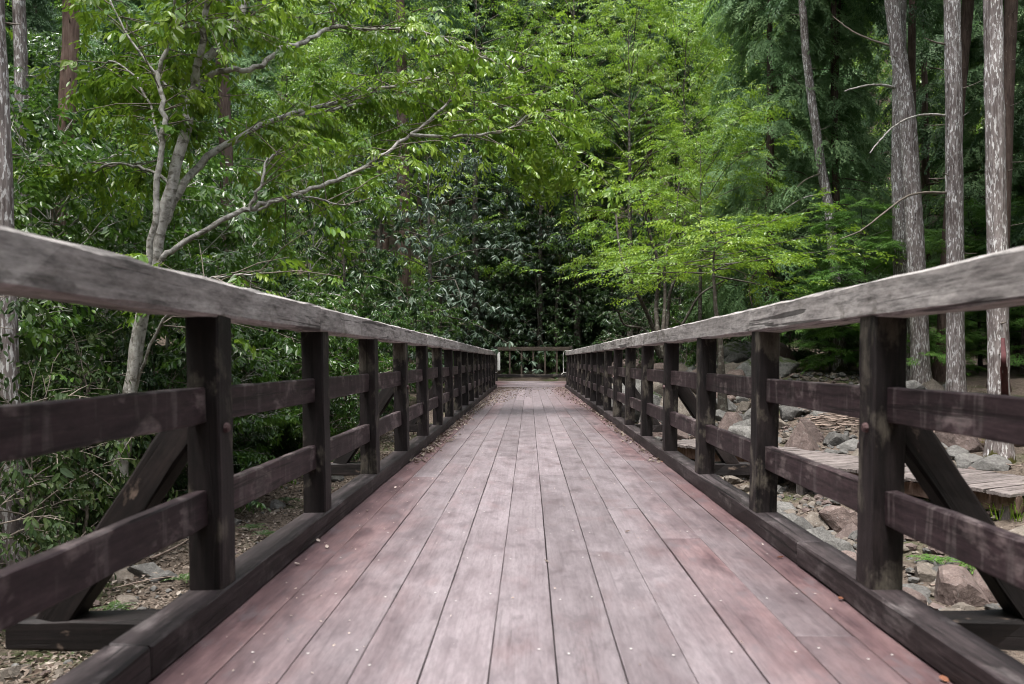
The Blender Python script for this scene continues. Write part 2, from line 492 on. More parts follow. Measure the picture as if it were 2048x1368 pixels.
def rock_mat(name, dark, mid, light, moss=None):
    m, nt, b = mat_new(name)
    n1 = noise(nt, coords(nt, (3, 3, 3)), 1.0, 8, 0.7, 0.3)
    n2 = noise(nt, coords(nt, (22, 22, 22)), 1.0, 4, 0.7)
    c = ramp(nt, n1, [(0.3, dark), (0.5, mid), (0.68, light)]).outputs[0]
    c = mixc(nt, 0.4, c, ramp(nt, n2, [(0.35, dark), (0.65, light)]).outputs[0])
    nl = noise(nt, coords(nt, (9, 9, 9)), 1.0, 6, 0.7, 0.4)
    lf = ramp(nt, nl, [(0.60, (0, 0, 0)), (0.66, (1, 1, 1))]).outputs[0]
    c = mixc(nt, mth(nt, 'MULTIPLY', lf, 0.35), c, (0.30, 0.295, 0.28))
    if moss:
        geo = nd(nt, 'ShaderNodeNewGeometry')
        sx = nd(nt, 'ShaderNodeSeparateXYZ'); nt.links.new(geo.outputs['Normal'], sx.inputs[0])
        mf = mth(nt, 'MULTIPLY', sx.outputs[2], noise(nt, coords(nt, (5, 5, 5)), 1.0, 5, 0.6))
        f = ramp(nt, mf, [(0.40, (0, 0, 0)), (0.5, (1, 1, 1))]).outputs[0]
        c = mixc(nt, f, c, moss)
    oi = nd(nt, 'ShaderNodeObjectInfo')
    hv = nd(nt, 'ShaderNodeHueSaturation')
    mr = nd(nt, 'ShaderNodeMapRange')
    mr.inputs['To Min'].default_value = 0.7; mr.inputs['To Max'].default_value = 1.25
    nt.links.new(oi.outputs['Random'], mr.inputs['Value'])
    nt.links.new(mr.outputs[0], hv.inputs['Value']); nt.links.new(c, hv.inputs['Color'])
    nt.links.new(hv.outputs[0], b.inputs['Base Color'])
    b.inputs['Roughness'].default_value = 0.85
    b.inputs['Specular IOR Level'].default_value = 0.25
    bump(nt, b, mth(nt, 'ADD', n1, mth(nt, 'MULTIPLY', n2, 0.35)), 0.6, 0.03)
    return m
M['rock_grey'] = rock_mat('grey_rock', (0.036, 0.034, 0.031), (0.098, 0.093, 0.087), (0.20, 0.192, 0.181))
M['rock_red'] = rock_mat('reddish_rock', (0.046, 0.032, 0.028), (0.112, 0.082, 0.073), (0.195, 0.152, 0.138))
M['rock_tan'] = rock_mat('tan_rock', (0.060, 0.049, 0.039), (0.135, 0.113, 0.094), (0.225, 0.196, 0.167))
M['rock_dark'] = rock_mat('dark_mossy_rock', (0.045, 0.045, 0.042), (0.10, 0.10, 0.095), (0.19, 0.185, 0.175), moss=(0.035, 0.05, 0.014))

def ground_mat():
    m, nt, b = mat_new('forest_ground')
    geo = nd(nt, 'ShaderNodeNewGeometry')
    def pn(s, d=5, r=0.6):
        mp = nd(nt, 'ShaderNodeMapping'); mp.inputs['Scale'].default_value = (s, s, s)
        nt.links.new(geo.outputs['Position'], mp.inputs[0])
        return noise(nt, mp.outputs[0], 1.0, d, r, 0.2)
    a, f1, mo = pn(9, 7, 0.7), pn(38, 4, 0.7), pn(0.7, 5, 0.65)
    c = ramp(nt, a, [(0.32, (0.030, 0.022, 0.016)), (0.5, (0.082, 0.062, 0.048)), (0.68, (0.17, 0.135, 0.11))]).outputs[0]
    c = mixc(nt, 0.45, c, ramp(nt, f1, [(0.35, (0.05, 0.037, 0.03)), (0.65, (0.25, 0.205, 0.17))]).outputs[0])
    g = ramp(nt, f1, [(0.3, (0.018, 0.032, 0.008)), (0.7, (0.055, 0.085, 0.018))]).outputs[0]
    mf = ramp(nt, mo, [(0.50, (0, 0, 0)), (0.64, (1, 1, 1))]).outputs[0]
    c = mixc(nt, mth(nt, 'MULTIPLY', mf, 0.75), c, g)
    nt.links.new(c, b.inputs['Base Color'])
    b.inputs['Roughness'].default_value = 0.95
    b.inputs['Specular IOR Level'].default_value = 0.15
    bump(nt, b, mth(nt, 'ADD', a, f1), 0.8, 0.05)
    return m
M['ground'] = ground_mat()

# ------------------------------------------------------------------ ground
def build_ground():
    xs = np.unique(np.concatenate([np.linspace(-150, -24, 40), np.linspace(-24, 24, 130), np.linspace(24, 150, 40)]))
    ys = np.unique(np.concatenate([np.linspace(-60, -8, 18), np.linspace(-8, 40, 130), np.linspace(40, 190, 70)]))
    X, Y = np.meshgrid(xs, ys)
    V = np.column_stack([X.ravel(), Y.ravel(), G(X, Y).ravel()])
    nx, ny = len(xs), len(ys)
    i, j = np.meshgrid(np.arange(nx - 1), np.arange(ny - 1))
    a = (j * nx + i).ravel()
    F = np.column_stack([a, a + 1, a + nx + 1, a + nx])
    o = ob('ground', mesh('ground', V, F, M['ground'], True))
    o['kind'] = 'structure'
build_ground()

# ------------------------------------------------------------------ footbridge
Y0, Y1 = -2.4, 24.7
PITCH, POST0 = 1.32, 2.66
KIN = 1.052                            # inner face of the kerbs
bridge = tag(empty('footbridge', (0, 0, 0)), 'long timber footbridge with worn reddish plank deck and grey handrails over stony stream bed', 'footbridge')

def build_bridge():
    rng = np.random.default_rng(11)
    # deck planks
    pw = 0.185
    lens = [4.95, 4.29, 3.63]
    pm = {}
    for L in lens:
        for v in range(3):
            V, F = beam(L - 0.0022, pw - 0.0032, 0.04, 14, 0.0018, 100 + v, 0.0006)
            pm[L, v] = mesh('plank', V, F, M['deck'])
    for k in range(12):
        xc = -1.091 + pw * (k + 0.5)
        y = Y0 - rng.uniform(0, 3.0)
        while y < Y1 - 0.3:
            L = lens[rng.integers(3)]
            if y + L > Y1 + 0.02:
                L2 = Y1 - y
                V, F = beam(L2 - 0.004, pw - 0.0032, 0.04, 6, 0.0018, 5, 0.0006)
                me = mesh('plank', V, F, M['deck'])
            else:
                L2, me = L, pm[L, int(rng.integers(3))]
            ob('plank', me, bridge, (xc + rng.normal(0, 0.0008), y + L2 / 2, -0.02 + rng.normal(0, 0.0006)), (0, rng.normal(0, 0.0015), 0))
            y += L2
    # screws, two per plank on every joist
    P = []
    hexa = np.array([(math.cos(a), math.sin(a)) for a in np.linspace(0, 2 * math.pi, 6, endpoint=False)])
    parts = []
    for yj in np.arange(1.2, Y1, 0.55):
        for k in range(12):
            for sgn in (-1, 1):
                if rng.random() < 0.35: continue
                x = -1.091 + pw * (k + 0.5) + sgn * 0.055 + rng.normal(0, 0.006)
                if abs(x) > KIN - 0.01: continue
                y = yj + rng.normal(0, 0.035)
                r = 0.0042
                V = np.column_stack([x + hexa[:, 0] * r, y + hexa[:, 1] * r, np.full(6, 0.0035)])
                parts.append((V, np.array([(0, 1, 2, 3), (0, 3, 4, 5)])))
    V, F = join(parts)
    o = ob('screw_heads', mesh('screw_heads', V, F, M['screw']), bridge)
    o['kind'] = 'stuff'
    # joists and stringers under the deck
    V, F = beam(Y1 - Y0, 0.16, 0.34, 20, 0.01, 3)
    sm = mesh('stringer', V, F, M['brace'])
    for s in (-1, 1):
        ob('stringer', sm, bridge, (s * 0.86, (Y0 + Y1) / 2, -0.212))
    V, F = beam(2.2, 0.09, 0.10, 4, 0.005, 4)
    jm = mesh('joist', V, F, M['brace'])
    for yj in np.arange(Y0 + 0.4, Y1, 1.1):
        ob('joist', jm, bridge, (0, yj, -0.093), (0, 0, R_(90)))
    lean = R_(1.0)
    km = {}
    bolt_me = None
    for s in (-1, 1):
        # kerbs
        y = 7.3 - 4 * 3
        edges = [Y0] + [e for e in (-0.7, 3.3 if s > 0 else 2.1, 7.3, 11.3, 15.3, 19.3, 23.3)] + [Y1]
        for a, b_ in zip(edges[:-1], edges[1:]):
            V, F = beam(b_ - a - 0.005, 0.122, 0.098, 16, 0.007, int(rng.integers(999)), 0.0018)
            ob('kerb', mesh('kerb', V, F, M['kerb']), bridge, (s * (KIN + 0.061), (a + b_) / 2, 0.050))
        # handrails
        edges = [Y0, 0.2, 3.97 + 0.1 * s, 7.9, 11.9, 15.9, 19.8, Y1 - 0.1]
        for a, b_ in zip(edges[:-1], edges[1:]):
            V, F = beam(b_ - a - 0.004, 0.122, 0.122, 24, 0.010, int(rng.integers(999)), 0.0022)
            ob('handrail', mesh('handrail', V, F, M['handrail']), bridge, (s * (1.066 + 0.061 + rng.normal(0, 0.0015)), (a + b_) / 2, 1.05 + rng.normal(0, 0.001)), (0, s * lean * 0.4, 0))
        # posts
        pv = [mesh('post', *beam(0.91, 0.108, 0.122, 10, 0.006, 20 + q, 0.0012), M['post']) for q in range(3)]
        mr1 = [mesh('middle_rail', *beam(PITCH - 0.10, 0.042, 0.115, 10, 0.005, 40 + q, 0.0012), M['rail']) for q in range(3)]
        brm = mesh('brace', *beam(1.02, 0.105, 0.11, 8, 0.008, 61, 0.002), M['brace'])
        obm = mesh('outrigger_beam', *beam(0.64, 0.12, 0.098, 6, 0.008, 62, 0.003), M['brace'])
        if bolt_me is None:
            a = np.linspace(0, 2 * math.pi, 8, endpoint=False)
            rings = [(0.0, 0.017), (0.012, 0.016), (0.017, 0.010)]
            V = np.concatenate([np.column_stack([np.full(8, h), np.cos(a) * r, np.sin(a) * r]) for h, r in rings])
            F = np.array([(i * 8 + j, i * 8 + (j + 1) % 8, i * 8 + 8 + (j + 1) % 8, i * 8 + 8 + j) for i in range(2) for j in range(8)] + [(16, 17, 18, 19), (16, 19, 20, 23), (20, 21, 22, 23)])
            bolt_me = mesh('bolt', V, F, M['bolt'])
        for k in range(-3, 17):
            y = POST0 + PITCH * k
            cx = s * (KIN + 0.006 + 0.054 + math.sin(lean) * 0.45)
            p = ob('post', pv[int(rng.integers(3))], bridge, (cx, y, 0.097 + 0.452), (R_(90), 0, 0))
            p.rotation_euler = (Matrix.Rotation(s * lean, 3, 'Y') @ Matrix.Rotation(R_(90), 3, 'X')).to_euler()
            if k % 3 == 0:
                ob('bolt', bolt_me, p, (-s * 0.053, 0.075, 0.01), (0, 0, 0 if s < 0 else R_(180)))
                # outrigger and raking brace
                xo0, xo1 = 1.133, 1.775
                ob('outrigger_beam', obm, bridge, (s * (xo0 + xo1) / 2, y + 0.003, -0.053), (0, 0, R_(90)))
                a = np.array([s * 1.15, y + 0.004, 0.70]); b_ = np.array([s * 1.625, y + 0.004, -0.01])
                d = Vector(a - b_)
                br = ob('brace', brm, bridge, tuple((a + b_) / 2))
                br.scale = (1, d.length * 1.12 / 1.02, 1)
                br.rotation_euler = Matrix.Rotation(math.atan2(d.x, d.z), 3, 'Y').to_euler()
                br.rotation_euler = (Matrix.Rotation(math.atan2(d.x, d.z), 3, 'Y') @ Matrix.Rotation(R_(90), 3, 'X')).to_euler()
                pl = mesh('pile', *beam(1.6, 0.10, 0.10, 6, 0.008, 66, 0.003), M['brace'])
                ob('pile', pl, bridge, (s * 1.42, y + 0.002, -0.90), (R_(90), 0, 0))
            if k < 16:
                for zc, dx in ((0.701, math.sin(lean) * 0.6), (0.368, math.sin(lean) * 0.27)):
                    ob('middle_rail', mr1[int(rng.integers(3))], bridge,
                       (s * (KIN + 0.006 + 0.042 + 0.021 + dx), y + PITCH / 2, zc + rng.normal(0, 0.002)), (0, s * lean, 0))
build_bridge()

# landing and crossing fence beyond the bridge
def build_far_end():
    rng = np.random.default_rng(5)
    land = tag(empty('landing', (0.0, 27, 0)), 'low plank landing at the far end of the footbridge before the crossing fence', 'landing')
    for k in range(11):
        V, F = beam(5.2, 0.33, 0.05, 10, 0.006, 300 + k, 0.003)
        ob('plank', mesh('plank', V, F, M['deck']), land, (rng.normal(0, 0.02), -2.07 + 0.338 * k + 0.0, -0.015 + 0.008 * k), (0, 0, R_(90)))
    fy = 29.2
    fence = tag(empty('crossing_fence', (0.1, fy, 0.1)), 'grey timber fence with upright balusters facing the end of the footbridge', 'fence')
    V, F = beam(2.75, 0.13, 0.14, 10, 0.008, 71, 0.002)
    ob('top_rail', mesh('top_rail', V, F, M['fence']), fence, (-0.02, 0, 1.16), (0, 0, R_(90)))
    V, F = beam(2.9, 0.12, 0.12, 10, 0.008, 72, 0.002)
    ob('bottom_rail', mesh('bottom_rail', V, F, M['post']), fence, (0, 0, 0.17), (0, 0, R_(90)))
    bm = mesh('baluster', *beam(0.90, 0.06, 0.06, 4, 0.005, 73), M['fence'])
    for k in range(5):
        ob('baluster', bm, fence, (-0.86 + 0.43 * k, 0, 0.665), (R_(90), 0, 0))
    pm = mesh('post', *beam(1.35, 0.14, 0.14, 4, 0.008, 74), M['post'])
    for x in (-1.38, 1.38):
        ob('post', pm, fence, (x, 0.0, 0.60), (R_(90), 0, 0))
    # white board and ropes tied to the ends of the handrails
    b = ob('white_board', mesh('white_board', *beam(0.56, 0.085, 0.03, 3, 0.004, 75), M['white']), None, (-0.985, 24.45, 0.81), (R_(90), 0, 0))
    tag(b, 'narrow white board hung upright at the far end of the left handrail', 'board')
    def rope(name, pts, label):
        P = smooth_path(pts, 4)
        V, F = tube(P, np.full(len(P), 0.006), 5)
        o = ob(name, mesh(name, V, F, M['rope'], True))
        tag(o, label, 'rope')
    rope('rope', [(-1.13, 22.2, 1.125), (-1.10, 23.3, 1.124), (-1.06, 24.4, 1.122), (-1.0, 24.66, 1.10), (-0.99, 24.66, 0.8), (-1.02, 24.5, 0.50), (-1.12, 24.4, 0.47), (-1.20, 24.35, 0.455)], 'white rope lying on the left handrail and hanging beside the white board')
    rope('rope', [(1.13, 21.6, 1.125), (1.10, 23.2, 1.124), (1.03, 24.5, 1.122), (1.0, 24.62, 1.0), (1.0, 24.62, 0.7), (1.0, 24.6, 0.47), (0.93, 24.55, 0.40), (1.02, 24.55, 0.47), (1.12, 24.5, 0.44)], 'white rope with a knotted end hanging from the right handrail')
build_far_end()

# ------------------------------------------------------------------ foliage templates
def leaf_unit(kind, w=0.42, fold=0.10, droop=0.18):
    if kind == 'fine':
        V = np.array([(0, 0, 0), (.22, .42 * w, .0), (.62, .46 * w, .0), (.22, -.42 * w, 0), (.62, -.46 * w, 0), (.24, 0, -fold * w), (.62, 0, -fold * w), (1, 0, 0)], float)
        F = np.array([(0, 3, 5), (0, 5, 1), (5, 3, 4), (5, 4, 6), (5, 6, 2), (5, 2, 1), (6, 4, 7), (6, 7, 2)])
    else:
        V = np.array([(0, 0, 0), (.45, .5 * w, fold * w), (.45, -.5 * w, fold * w), (1, 0, 0)], float)
        F = np.array([(0, 2, 3), (0, 3, 1)])
    V[:, 2] -= droop * V[:, 0] ** 2
    return V, F

def rotm(yaw, pitch, roll):
    cy, sy, cp, sp, cr, sr = math.cos(yaw), math.sin(yaw), math.cos(pitch), math.sin(pitch), math.cos(roll), math.sin(roll)
    Rz = np.array([(cy, -sy, 0), (sy, cy, 0), (0, 0, 1)])
    Ry = np.array([(cp, 0, sp), (0, 1, 0), (-sp, 0, cp)])
    Rx = np.array([(1, 0, 0), (0, cr, -sr), (0, sr, cr)])
    return Rz @ Ry @ Rx

def spray(seed, L, n, ll, kind='quad', w=0.42, droop=0.25, yaw=(35, 75), pitch=(5, 35), rollj=0.5, fork=True):
    """a leafy twig: leaves set alternately along a bending axis"""
    rng = np.random.default_rng(seed)
    LV, LF = leaf_unit(kind, w)
    Vs, Fs, Ts, nv = [], [], [], 0
    axes = [(0.0, 0.0, 1.0, n)]
    if fork:
        axes += [(0.25, 0.65, 0.6, int(n * 0.55)), (0.4, -0.7, 0.55, int(n * 0.5))]
    for s0, a0, lk, m in axes:
        for i in range(m):
            t = (i + 0.6) / m
            x = s0 * L * (1 if lk < 1 else 0) + t * L * lk * math.cos(a0)
            y = t * L * lk * math.sin(a0)
            p = np.array([x, y + rng.normal(0, 0.02 * L), -droop * (x / L) ** 2 * L + rng.normal(0, 0.02 * L)])
            sg = 1 if i % 2 else -1
            ya = a0 + sg * R_(rng.uniform(*yaw)) * (1 - 0.75 * (t > 0.9))
            Rm = rotm(ya, R_(rng.uniform(*pitch)) + droop * t, rng.normal(0, rollj))
            k = ll * rng.uniform(0.65, 1.12) * (0.75 + 0.35 * math.sin(math.pi * min(1, t + 0.15)))
            Vs.append((LV * k) @ Rm.T + p)
            Fs.append(LF + nv); nv += len(LV)
            Ts.append(np.full(len(LV), rng.normal(0, 0.16)))
    return np.concatenate(Vs), np.concatenate(Fs), np.concatenate(Ts)

def rosette(seed, ll, n=8, kind='quad', w=0.30):
    rng = np.random.default_rng(seed)
    LV, LF = leaf_unit(kind, w, 0.12, 0.30)
    Vs, Fs, Ts, nv = [], [], [], 0
    for i in range(n):
        ya = 2 * math.pi * i / n + rng.normal(0, 0.2)
        Rm = rotm(ya, R_(rng.uniform(10, 55)), rng.normal(0, 0.25))
        k = ll * rng.uniform(0.7, 1.1)
        Vs.append((LV * k) @ Rm.T + np.array([0.1 * ll, 0, 0]))
        Fs.append(LF + nv); nv += len(LV)
        Ts.append(np.full(len(LV), rng.normal(0, 0.12)))
    return np.concatenate(Vs), np.concatenate(Fs), np.concatenate(Ts)

def frond(seed, L, pairs=9, droop=0.5, wid=0.05, sub=4, spread=0.55):
    """flat fan of scale leaves, cypress-like"""
    rng = np.random.default_rng(seed)
    Vs, Fs, Ts, nv = [], [], [], 0
    def blade(p, d, ln, w, t):
        nonlocal nv
        u = np.array([-d[1], d[0], rng.normal(0, 0.3)]); u /= np.linalg.norm(u)
        m = p + d * ln * 0.5 + np.array([0, 0, rng.normal(0, 0.01)])
        e = p + d * ln + np.array([0, 0, -0.12 * ln])
        Vs.append(np.array([p, m + u * w / 2, m - u * w / 2, e]))
        Fs.append(np.array([(0, 2, 1), (1, 2, 3)]) + nv); nv += 4
        Ts.append(np.full(4, t + rng.normal(0, 0.1)))
    for i in range(pairs):
        t = (i + 0.5) / pairs
        for sg in (-1, 1):
            p = np.array([t * L, 0, -droop * t * t * L])
            ln = L * spread * (1 - t * 0.72) * rng.uniform(0.7, 1.1)
            a = sg * R_(rng.uniform(38, 58))
            d = np.array([math.cos(a), math.sin(a), -droop * t - 0.1 + rng.normal(0, 0.1)]); d /= np.linalg.norm(d)
            blade(p, d, ln, wid * L * 0.6, 0.1)
            for j in range(sub):
                s = (j + 0.7) / (sub + 0.4)
                q = p + d * ln * s + np.array([0, 0, -0.15 * ln * s * s])
                a2 = a + (1 if j % 2 else -1) * R_(rng.uniform(25, 50))
                d2 = np.array([math.cos(a2), math.sin(a2), d[2] - 0.15 + rng.normal(0, 0.12)]); d2 /= np.linalg.norm(d2)
                blade(q, d2, ln * 0.5 * (1 - 0.4 * s), wid * L, 0.15 * s)
    blade(np.array([0.9 * L, 0, -droop * .81 * L]), np.array([0.8, 0, -0.6]), 0.2 * L, wid * L, 0.1)
    return np.concatenate(Vs), np.concatenate(Fs), np.concatenate(Ts)

class Crown:
    """collects copies of leafy sprays into one mesh"""
    def __init__(self, temps, seed=0):
        self.t = temps
        self.rng = np.random.default_rng(seed)
        self.pos = [[] for _ in temps]; self.dir = [[] for _ in temps]; self.sc = [[] for _ in temps]; self.ti = [[] for _ in temps]
    def add(self, p, d, s=1.0, tint=0.5):
        k = int(self.rng.integers(len(self.t)))
        self.pos[k].append(p); self.dir[k].append(d); self.sc[k].append(s); self.ti[k].append(tint)
    def build(self, name, mat, roll=0.35):
        Vs, Fs, Ts, n = [], [], [], 0
        for (TV, TF, TT), P, D, S, T in zip(self.t, self.pos, self.dir, self.sc, self.ti):
            if not P: continue
            P = np.array(P); D = np.array(D, float); S = np.array(S); T = np.array(T); N = len(P)
            D /= np.linalg.norm(D, axis=1)[:, None] + 1e-9
            up = np.tile(np.array([0, 0, 1.0]), (N, 1)) + self.rng.normal(0, roll, (N, 3))
            Yv = np.cross(up, D); Yv /= np.linalg.norm(Yv, axis=1)[:, None] + 1e-9
            Zv = np.cross(D, Yv)
            B = np.stack([D, Yv, Zv], axis=1)                      # N,3,3
            V = np.einsum('mk,nkj->nmj', TV, B) * S[:, None, None] + P[:, None, :]
            m = len(TV)
            F = TF[None] + (np.arange(N) * m)[:, None, None] + n
            Vs.append(V.reshape(-1, 3)); Fs.append(F.reshape(-1, 3)); Ts.append((T[:, None] + TT[None]).ravel())
            n += N * m
        return mesh(name, np.concatenate(Vs), np.concatenate(Fs), mat, False, {'tint': np.concatenate(Ts)})

def unit(v):
    v = np.asarray(v, float)
    return v / (np.linalg.norm(v) + 1e-9)

def tree_arch(seed, H, base, R, nlimb, temps, leafmat, woodmat, r0=0.14, elev=(50, 5), droop=0.3, twigs=9, per_twig=3, profile='round', sc=1.0, flat=False, bend=0.03, wood_sides=8, twig_wood=False, roll=0.35, tier=None, up_bias=0.0, dead=0):
    """trunk, limbs, twigs and leafy sprays -> (wood mesh, crown mesh)"""
    rng = np.random.default_rng(seed)
    tz = np.linspace(-0.4, H, 14)
    off = np.cumsum(rng.normal(0, bend, (14, 2)), axis=0) * np.linspace(0, 1, 14)[:, None]
    TP = np.column_stack([off, tz])
    TR = r0 * np.clip(1 - np.clip(tz, 0, None) / H * 0.93, 0.05, 1) * (1 + 0.35 * np.exp(-np.clip(tz, 0, None) / (0.9 * r0 + 0.15)))
    wood_parts = [tube(TP, TR, wood_sides, ridge=0.05, rng=rng)]
    cr = Crown(temps, seed + 1)
    trunk_at = lambda z: np.array([np.interp(z, tz, TP[:, 0]), np.interp(z, tz, TP[:, 1]), z])
    for i in range(nlimb):
        t = (i + rng.uniform(0.2, 0.8)) / nlimb
        if tier: t = (math.floor(t * tier) + 0.5 + rng.normal(0, 0.08)) / tier
        t = min(max(t, 0.0), 0.99)
        z0 = base + (H - base) * t
        if profile == 'round': rr = R * (0.45 + 0.75 * math.sin(math.pi * (0.12 + 0.80 * t)))
        elif profile == 'cone': rr = R * (1.05 - 0.92 * t)
        else: rr = R * (1.0 - 0.3 * t)
        rr *= rng.uniform(0.65, 1.15)
        a = i * 2.39996 + rng.normal(0, 0.35)
        e = R_(elev[0] * t + elev[1] * (1 - t) + rng.normal(0, 8))
        p = trunk_at(z0)
        d0 = np.array([math.cos(a) * math.cos(e), math.sin(a) * math.cos(e), math.sin(e)])
        n = 6
        P = [p]
        d = d0.copy()
        for s in range(n):
            d = unit(d + np.array([rng.normal(0, 0.13), rng.normal(0, 0.13), -droop / n * (1 + s * 0.25) + rng.normal(0, 0.05)]))
            P.append(P[-1] + d * rr / n)
        P = np.array(P)
        rl = max(0.012, 0.22 * r0 * (rr / R) * (1 - 0.6 * t))
        wood_parts.append(tube(P, np.linspace(rl, rl * 0.25, n + 1), 5))
        ti_l = 0.5 + rng.normal(0, 0.10)
        for k in range(twigs):
            s = 0.22 + 0.78 * (k + rng.random()) / twigs
            q = np.array([np.interp(s * n, range(n + 1), P[:, c]) for c in range(3)])
            dl = unit(P[min(n, int(s * n) + 1)] - P[int(min(s * n, n - 1))])
            side = (1 if k % 2 else -1)
            ya = side * R_(rng.uniform(25, 80)) if s < 0.93 else rng.normal(0, 0.3)
            ca, sa = math.cos(ya), math.sin(ya)
            dt = np.array([dl[0] * ca - dl[1] * sa, dl[0] * sa + dl[1] * ca, dl[2] * 0.5 + rng.normal(0, 0.12 if flat else 0.35) + up_bias])
            dt = unit(dt)
            tl = rr * rng.uniform(0.22, 0.45) * (1.15 - 0.55 * s)
            if twig_wood:
                wood_parts.append(tube(np.array([q, q + dt * tl * 0.5, q + dt * tl + np.array([0, 0, -droop * 0.2 * tl])]), [rl * 0.35 + 0.003, rl * 0.2 + 0.003, 0.002], 4))
            for m in range(per_twig):
                u = (m + rng.uniform(0.3, 1.0)) / per_twig
                pp = q + dt * tl * u + np.array([0, 0, -droop * 0.2 * tl * u * u]) + rng.normal(0, 0.02 * rr + 0.02, 3)
                yj = rng.normal(0, 0.6)
                dd = np.array([dt[0] * math.cos(yj) - dt[1] * math.sin(yj), dt[0] * math.sin(yj) + dt[1] * math.cos(yj), dt[2] * 0.4 - droop * 0.6 + rng.normal(0, 0.15)])
                cr.add(pp, unit(dd), sc * rng.uniform(0.7, 1.2), ti_l + rng.normal(0, 0.08))
    for i in range(dead):
        z0 = rng.uniform(1.5, base); a = rng.uniform(0, 6.28); ln = rng.uniform(0.2, 1.6)
        d = np.array([math.cos(a), math.sin(a), rng.uniform(0.0, 0.35)])
        p = trunk_at(z0)
        wood_parts.append(tube(smooth_path([p, p + d * ln * 0.5, p + d * ln + np.array([0, 0, -0.25 * ln])], 3), np.linspace(0.022, 0.006, 7), 4))
    V, F = join(wood_parts)
    return mesh('trunk', V, F, woodmat, True), cr.build('crown', leafmat, roll)

def plant(arch, name, label, cat, x, y, scale=1.0, rotz=0.0, group=None, z=None, tilt=(0, 0)):
    e = empty(name, (x, y, (float(G(x, y)) if z is None else z) - 0.02), rotz, scale)
    e.rotation_euler = (tilt[0], tilt[1], rotz)
    tag(e, label, cat, group)
    wn = 'trunk' if cat == 'tree' else 'stem'
    ob(wn, arch[0], e)
    ob('crown' if cat == 'tree' else 'foliage', arch[1], e)
    return e

# templates
T_near = [spray(s, 0.42, 9, 0.135, 'fine', 0.40, 0.30, (30, 75), (5, 40), 0.5) for s in range(5)]
T_near_big = [spray(20 + s, 0.36, 6, 0.105, 'fine', 0.44, 0.30, (35, 80), (15, 60), 0.5, fork=(s % 2 == 0)) for s in range(4)]
T_mid = [spray(40 + s, 0.55, 11, 0.115, 'quad', 0.46, 0.25, (30, 75), (0, 35), 0.5) for s in range(5)]
T_flat = [spray(60 + s, 0.60, 13, 0.095, 'quad', 0.50, 0.15, (30, 75), (-5, 25), 0.35) for s in range(5)]
T_ros = [rosette(80 + s, 0.19, 8 + s % 3, 'fine', 0.28) for s in range(4)]
T_shrub = [rosette(90 + s, 0.13, 7 + s % 3, 'quad', 0.34) for s in range(3)] + [spray(95 + s, 0.35, 8, 0.115, 'quad', 0.36, 0.3) for s in range(3)]
T_con = [frond(100 + s, 0.62, 9, 0.55, 0.050, 4) for s in range(5)]
T_hem = [frond(120 + s, 0.55, 10, 0.18, 0.045, 4, 0.5) for s in range(4)]
T_far = [spray(140 + s, 0.9, 9, 0.20, 'quad', 0.50, 0.25, (30, 75), (0, 40), 0.5) for s in range(4)]

A = {}
A['broad1'] = tree_arch(1, 12.0, 4.0, 3.4, 32, T_mid, M['leaf_bright'], M['bark_dark'], 0.13, (60, 12), 0.35, 9, 3)
A['broad2'] = tree_arch(2, 9.0, 1.0, 3.0, 30, T_mid, M['leaf_mid'], M['bark_dark'], 0.12, (60, 8), 0.45, 9, 3)
A['broad3'] = tree_arch(3, 7.6, 3.3, 2.5, 26, T_flat, M['leaf_bright'], M['bark_dark'], 0.08, (55, 10), 0.35, 9, 3, flat=True, tier=7)
A['layer'] = tree_arch(4, 4.0, 3.0, 3.0, 22, T_flat, M['leaf_yellow'], M['bark_dark'], 0.10, (14, 2), 0.10, 9, 2, profile='flat', flat=True, roll=0.2)
A['grey'] = tree_arch(5, 7.0, 1.2, 2.9, 30, T_ros, M['leaf_grey'], M['bark_dark'], 0.12, (45, 0), 0.65, 10, 3, sc=1.0, roll=0.5)
A['grey2'] = tree_arch(6, 5.0, 0.5, 2.3, 24, T_ros, M['leaf_dark'], M['bark_dark'], 0.09, (45, 0), 0.6, 10, 3, sc=0.95, roll=0.5)
A['con1'] = tree_arch(7, 17.0, 2.4, 3.0, 74, T_con, M['leaf_conifer'], M['bark_brown'], 0.19, (30, -5), 0.55, 8, 2, profile='cone', sc=1.25, roll=0.3)
A['con2'] = tree_arch(8, 19.0, 4.5, 2.9, 66, T_con, M['leaf_conifer_dark'], M['bark_brown'], 0.21, (30, -5), 0.5, 8, 2, profile='cone', sc=1.35, roll=0.3)
A['tall'] = tree_arch(9, 22.0, 10.5, 3.2, 48, T_con, M['leaf_conifer_dark'], M['bark_cypress'], 0.23, (30, -5), 0.5, 7, 2, profile='cone', sc=1.5, wood_sides=14, bend=0.02, dead=9)
A['shade_tall'] = tree_arch(10, 21.0, 9.5, 3.0, 46, T_con, M['leaf_conifer_dark'], M['bark_brown'], 0.21, (30, -5), 0.5, 7, 2, profile='cone', sc=1.5, wood_sides=12, bend=0.02, dead=12)
A['shrub1'] = tree_arch(11, 2.6, 0.25, 1.25, 22, T_shrub, M['leaf_mid'], M['twig'], 0.035, (75, 15), 0.35, 9, 3, twig_wood=True, roll=0.5)
A['shrub2'] = tree_arch(12, 2.2, 0.2, 1.2, 20, T_shrub, M['leaf_dark'], M['twig'], 0.035, (75, 15), 0.35, 9, 3, twig_wood=True, roll=0.5)
A['sapling'] = tree_arch(13, 4.6, 0.7, 1.7, 26, T_near, M['leaf_mid'], M['bark_pale'], 0.045, (65, 15), 0.35, 8, 2, twig_wood=True, roll=0.4)
A['bigleaf'] = tree_arch(14, 2.4, 0.2, 1.1, 18, T_near_big, M['leaf_under'], M['twig'], 0.03, (75, 10), 0.35, 5, 2, twig_wood=True, roll=0.4)
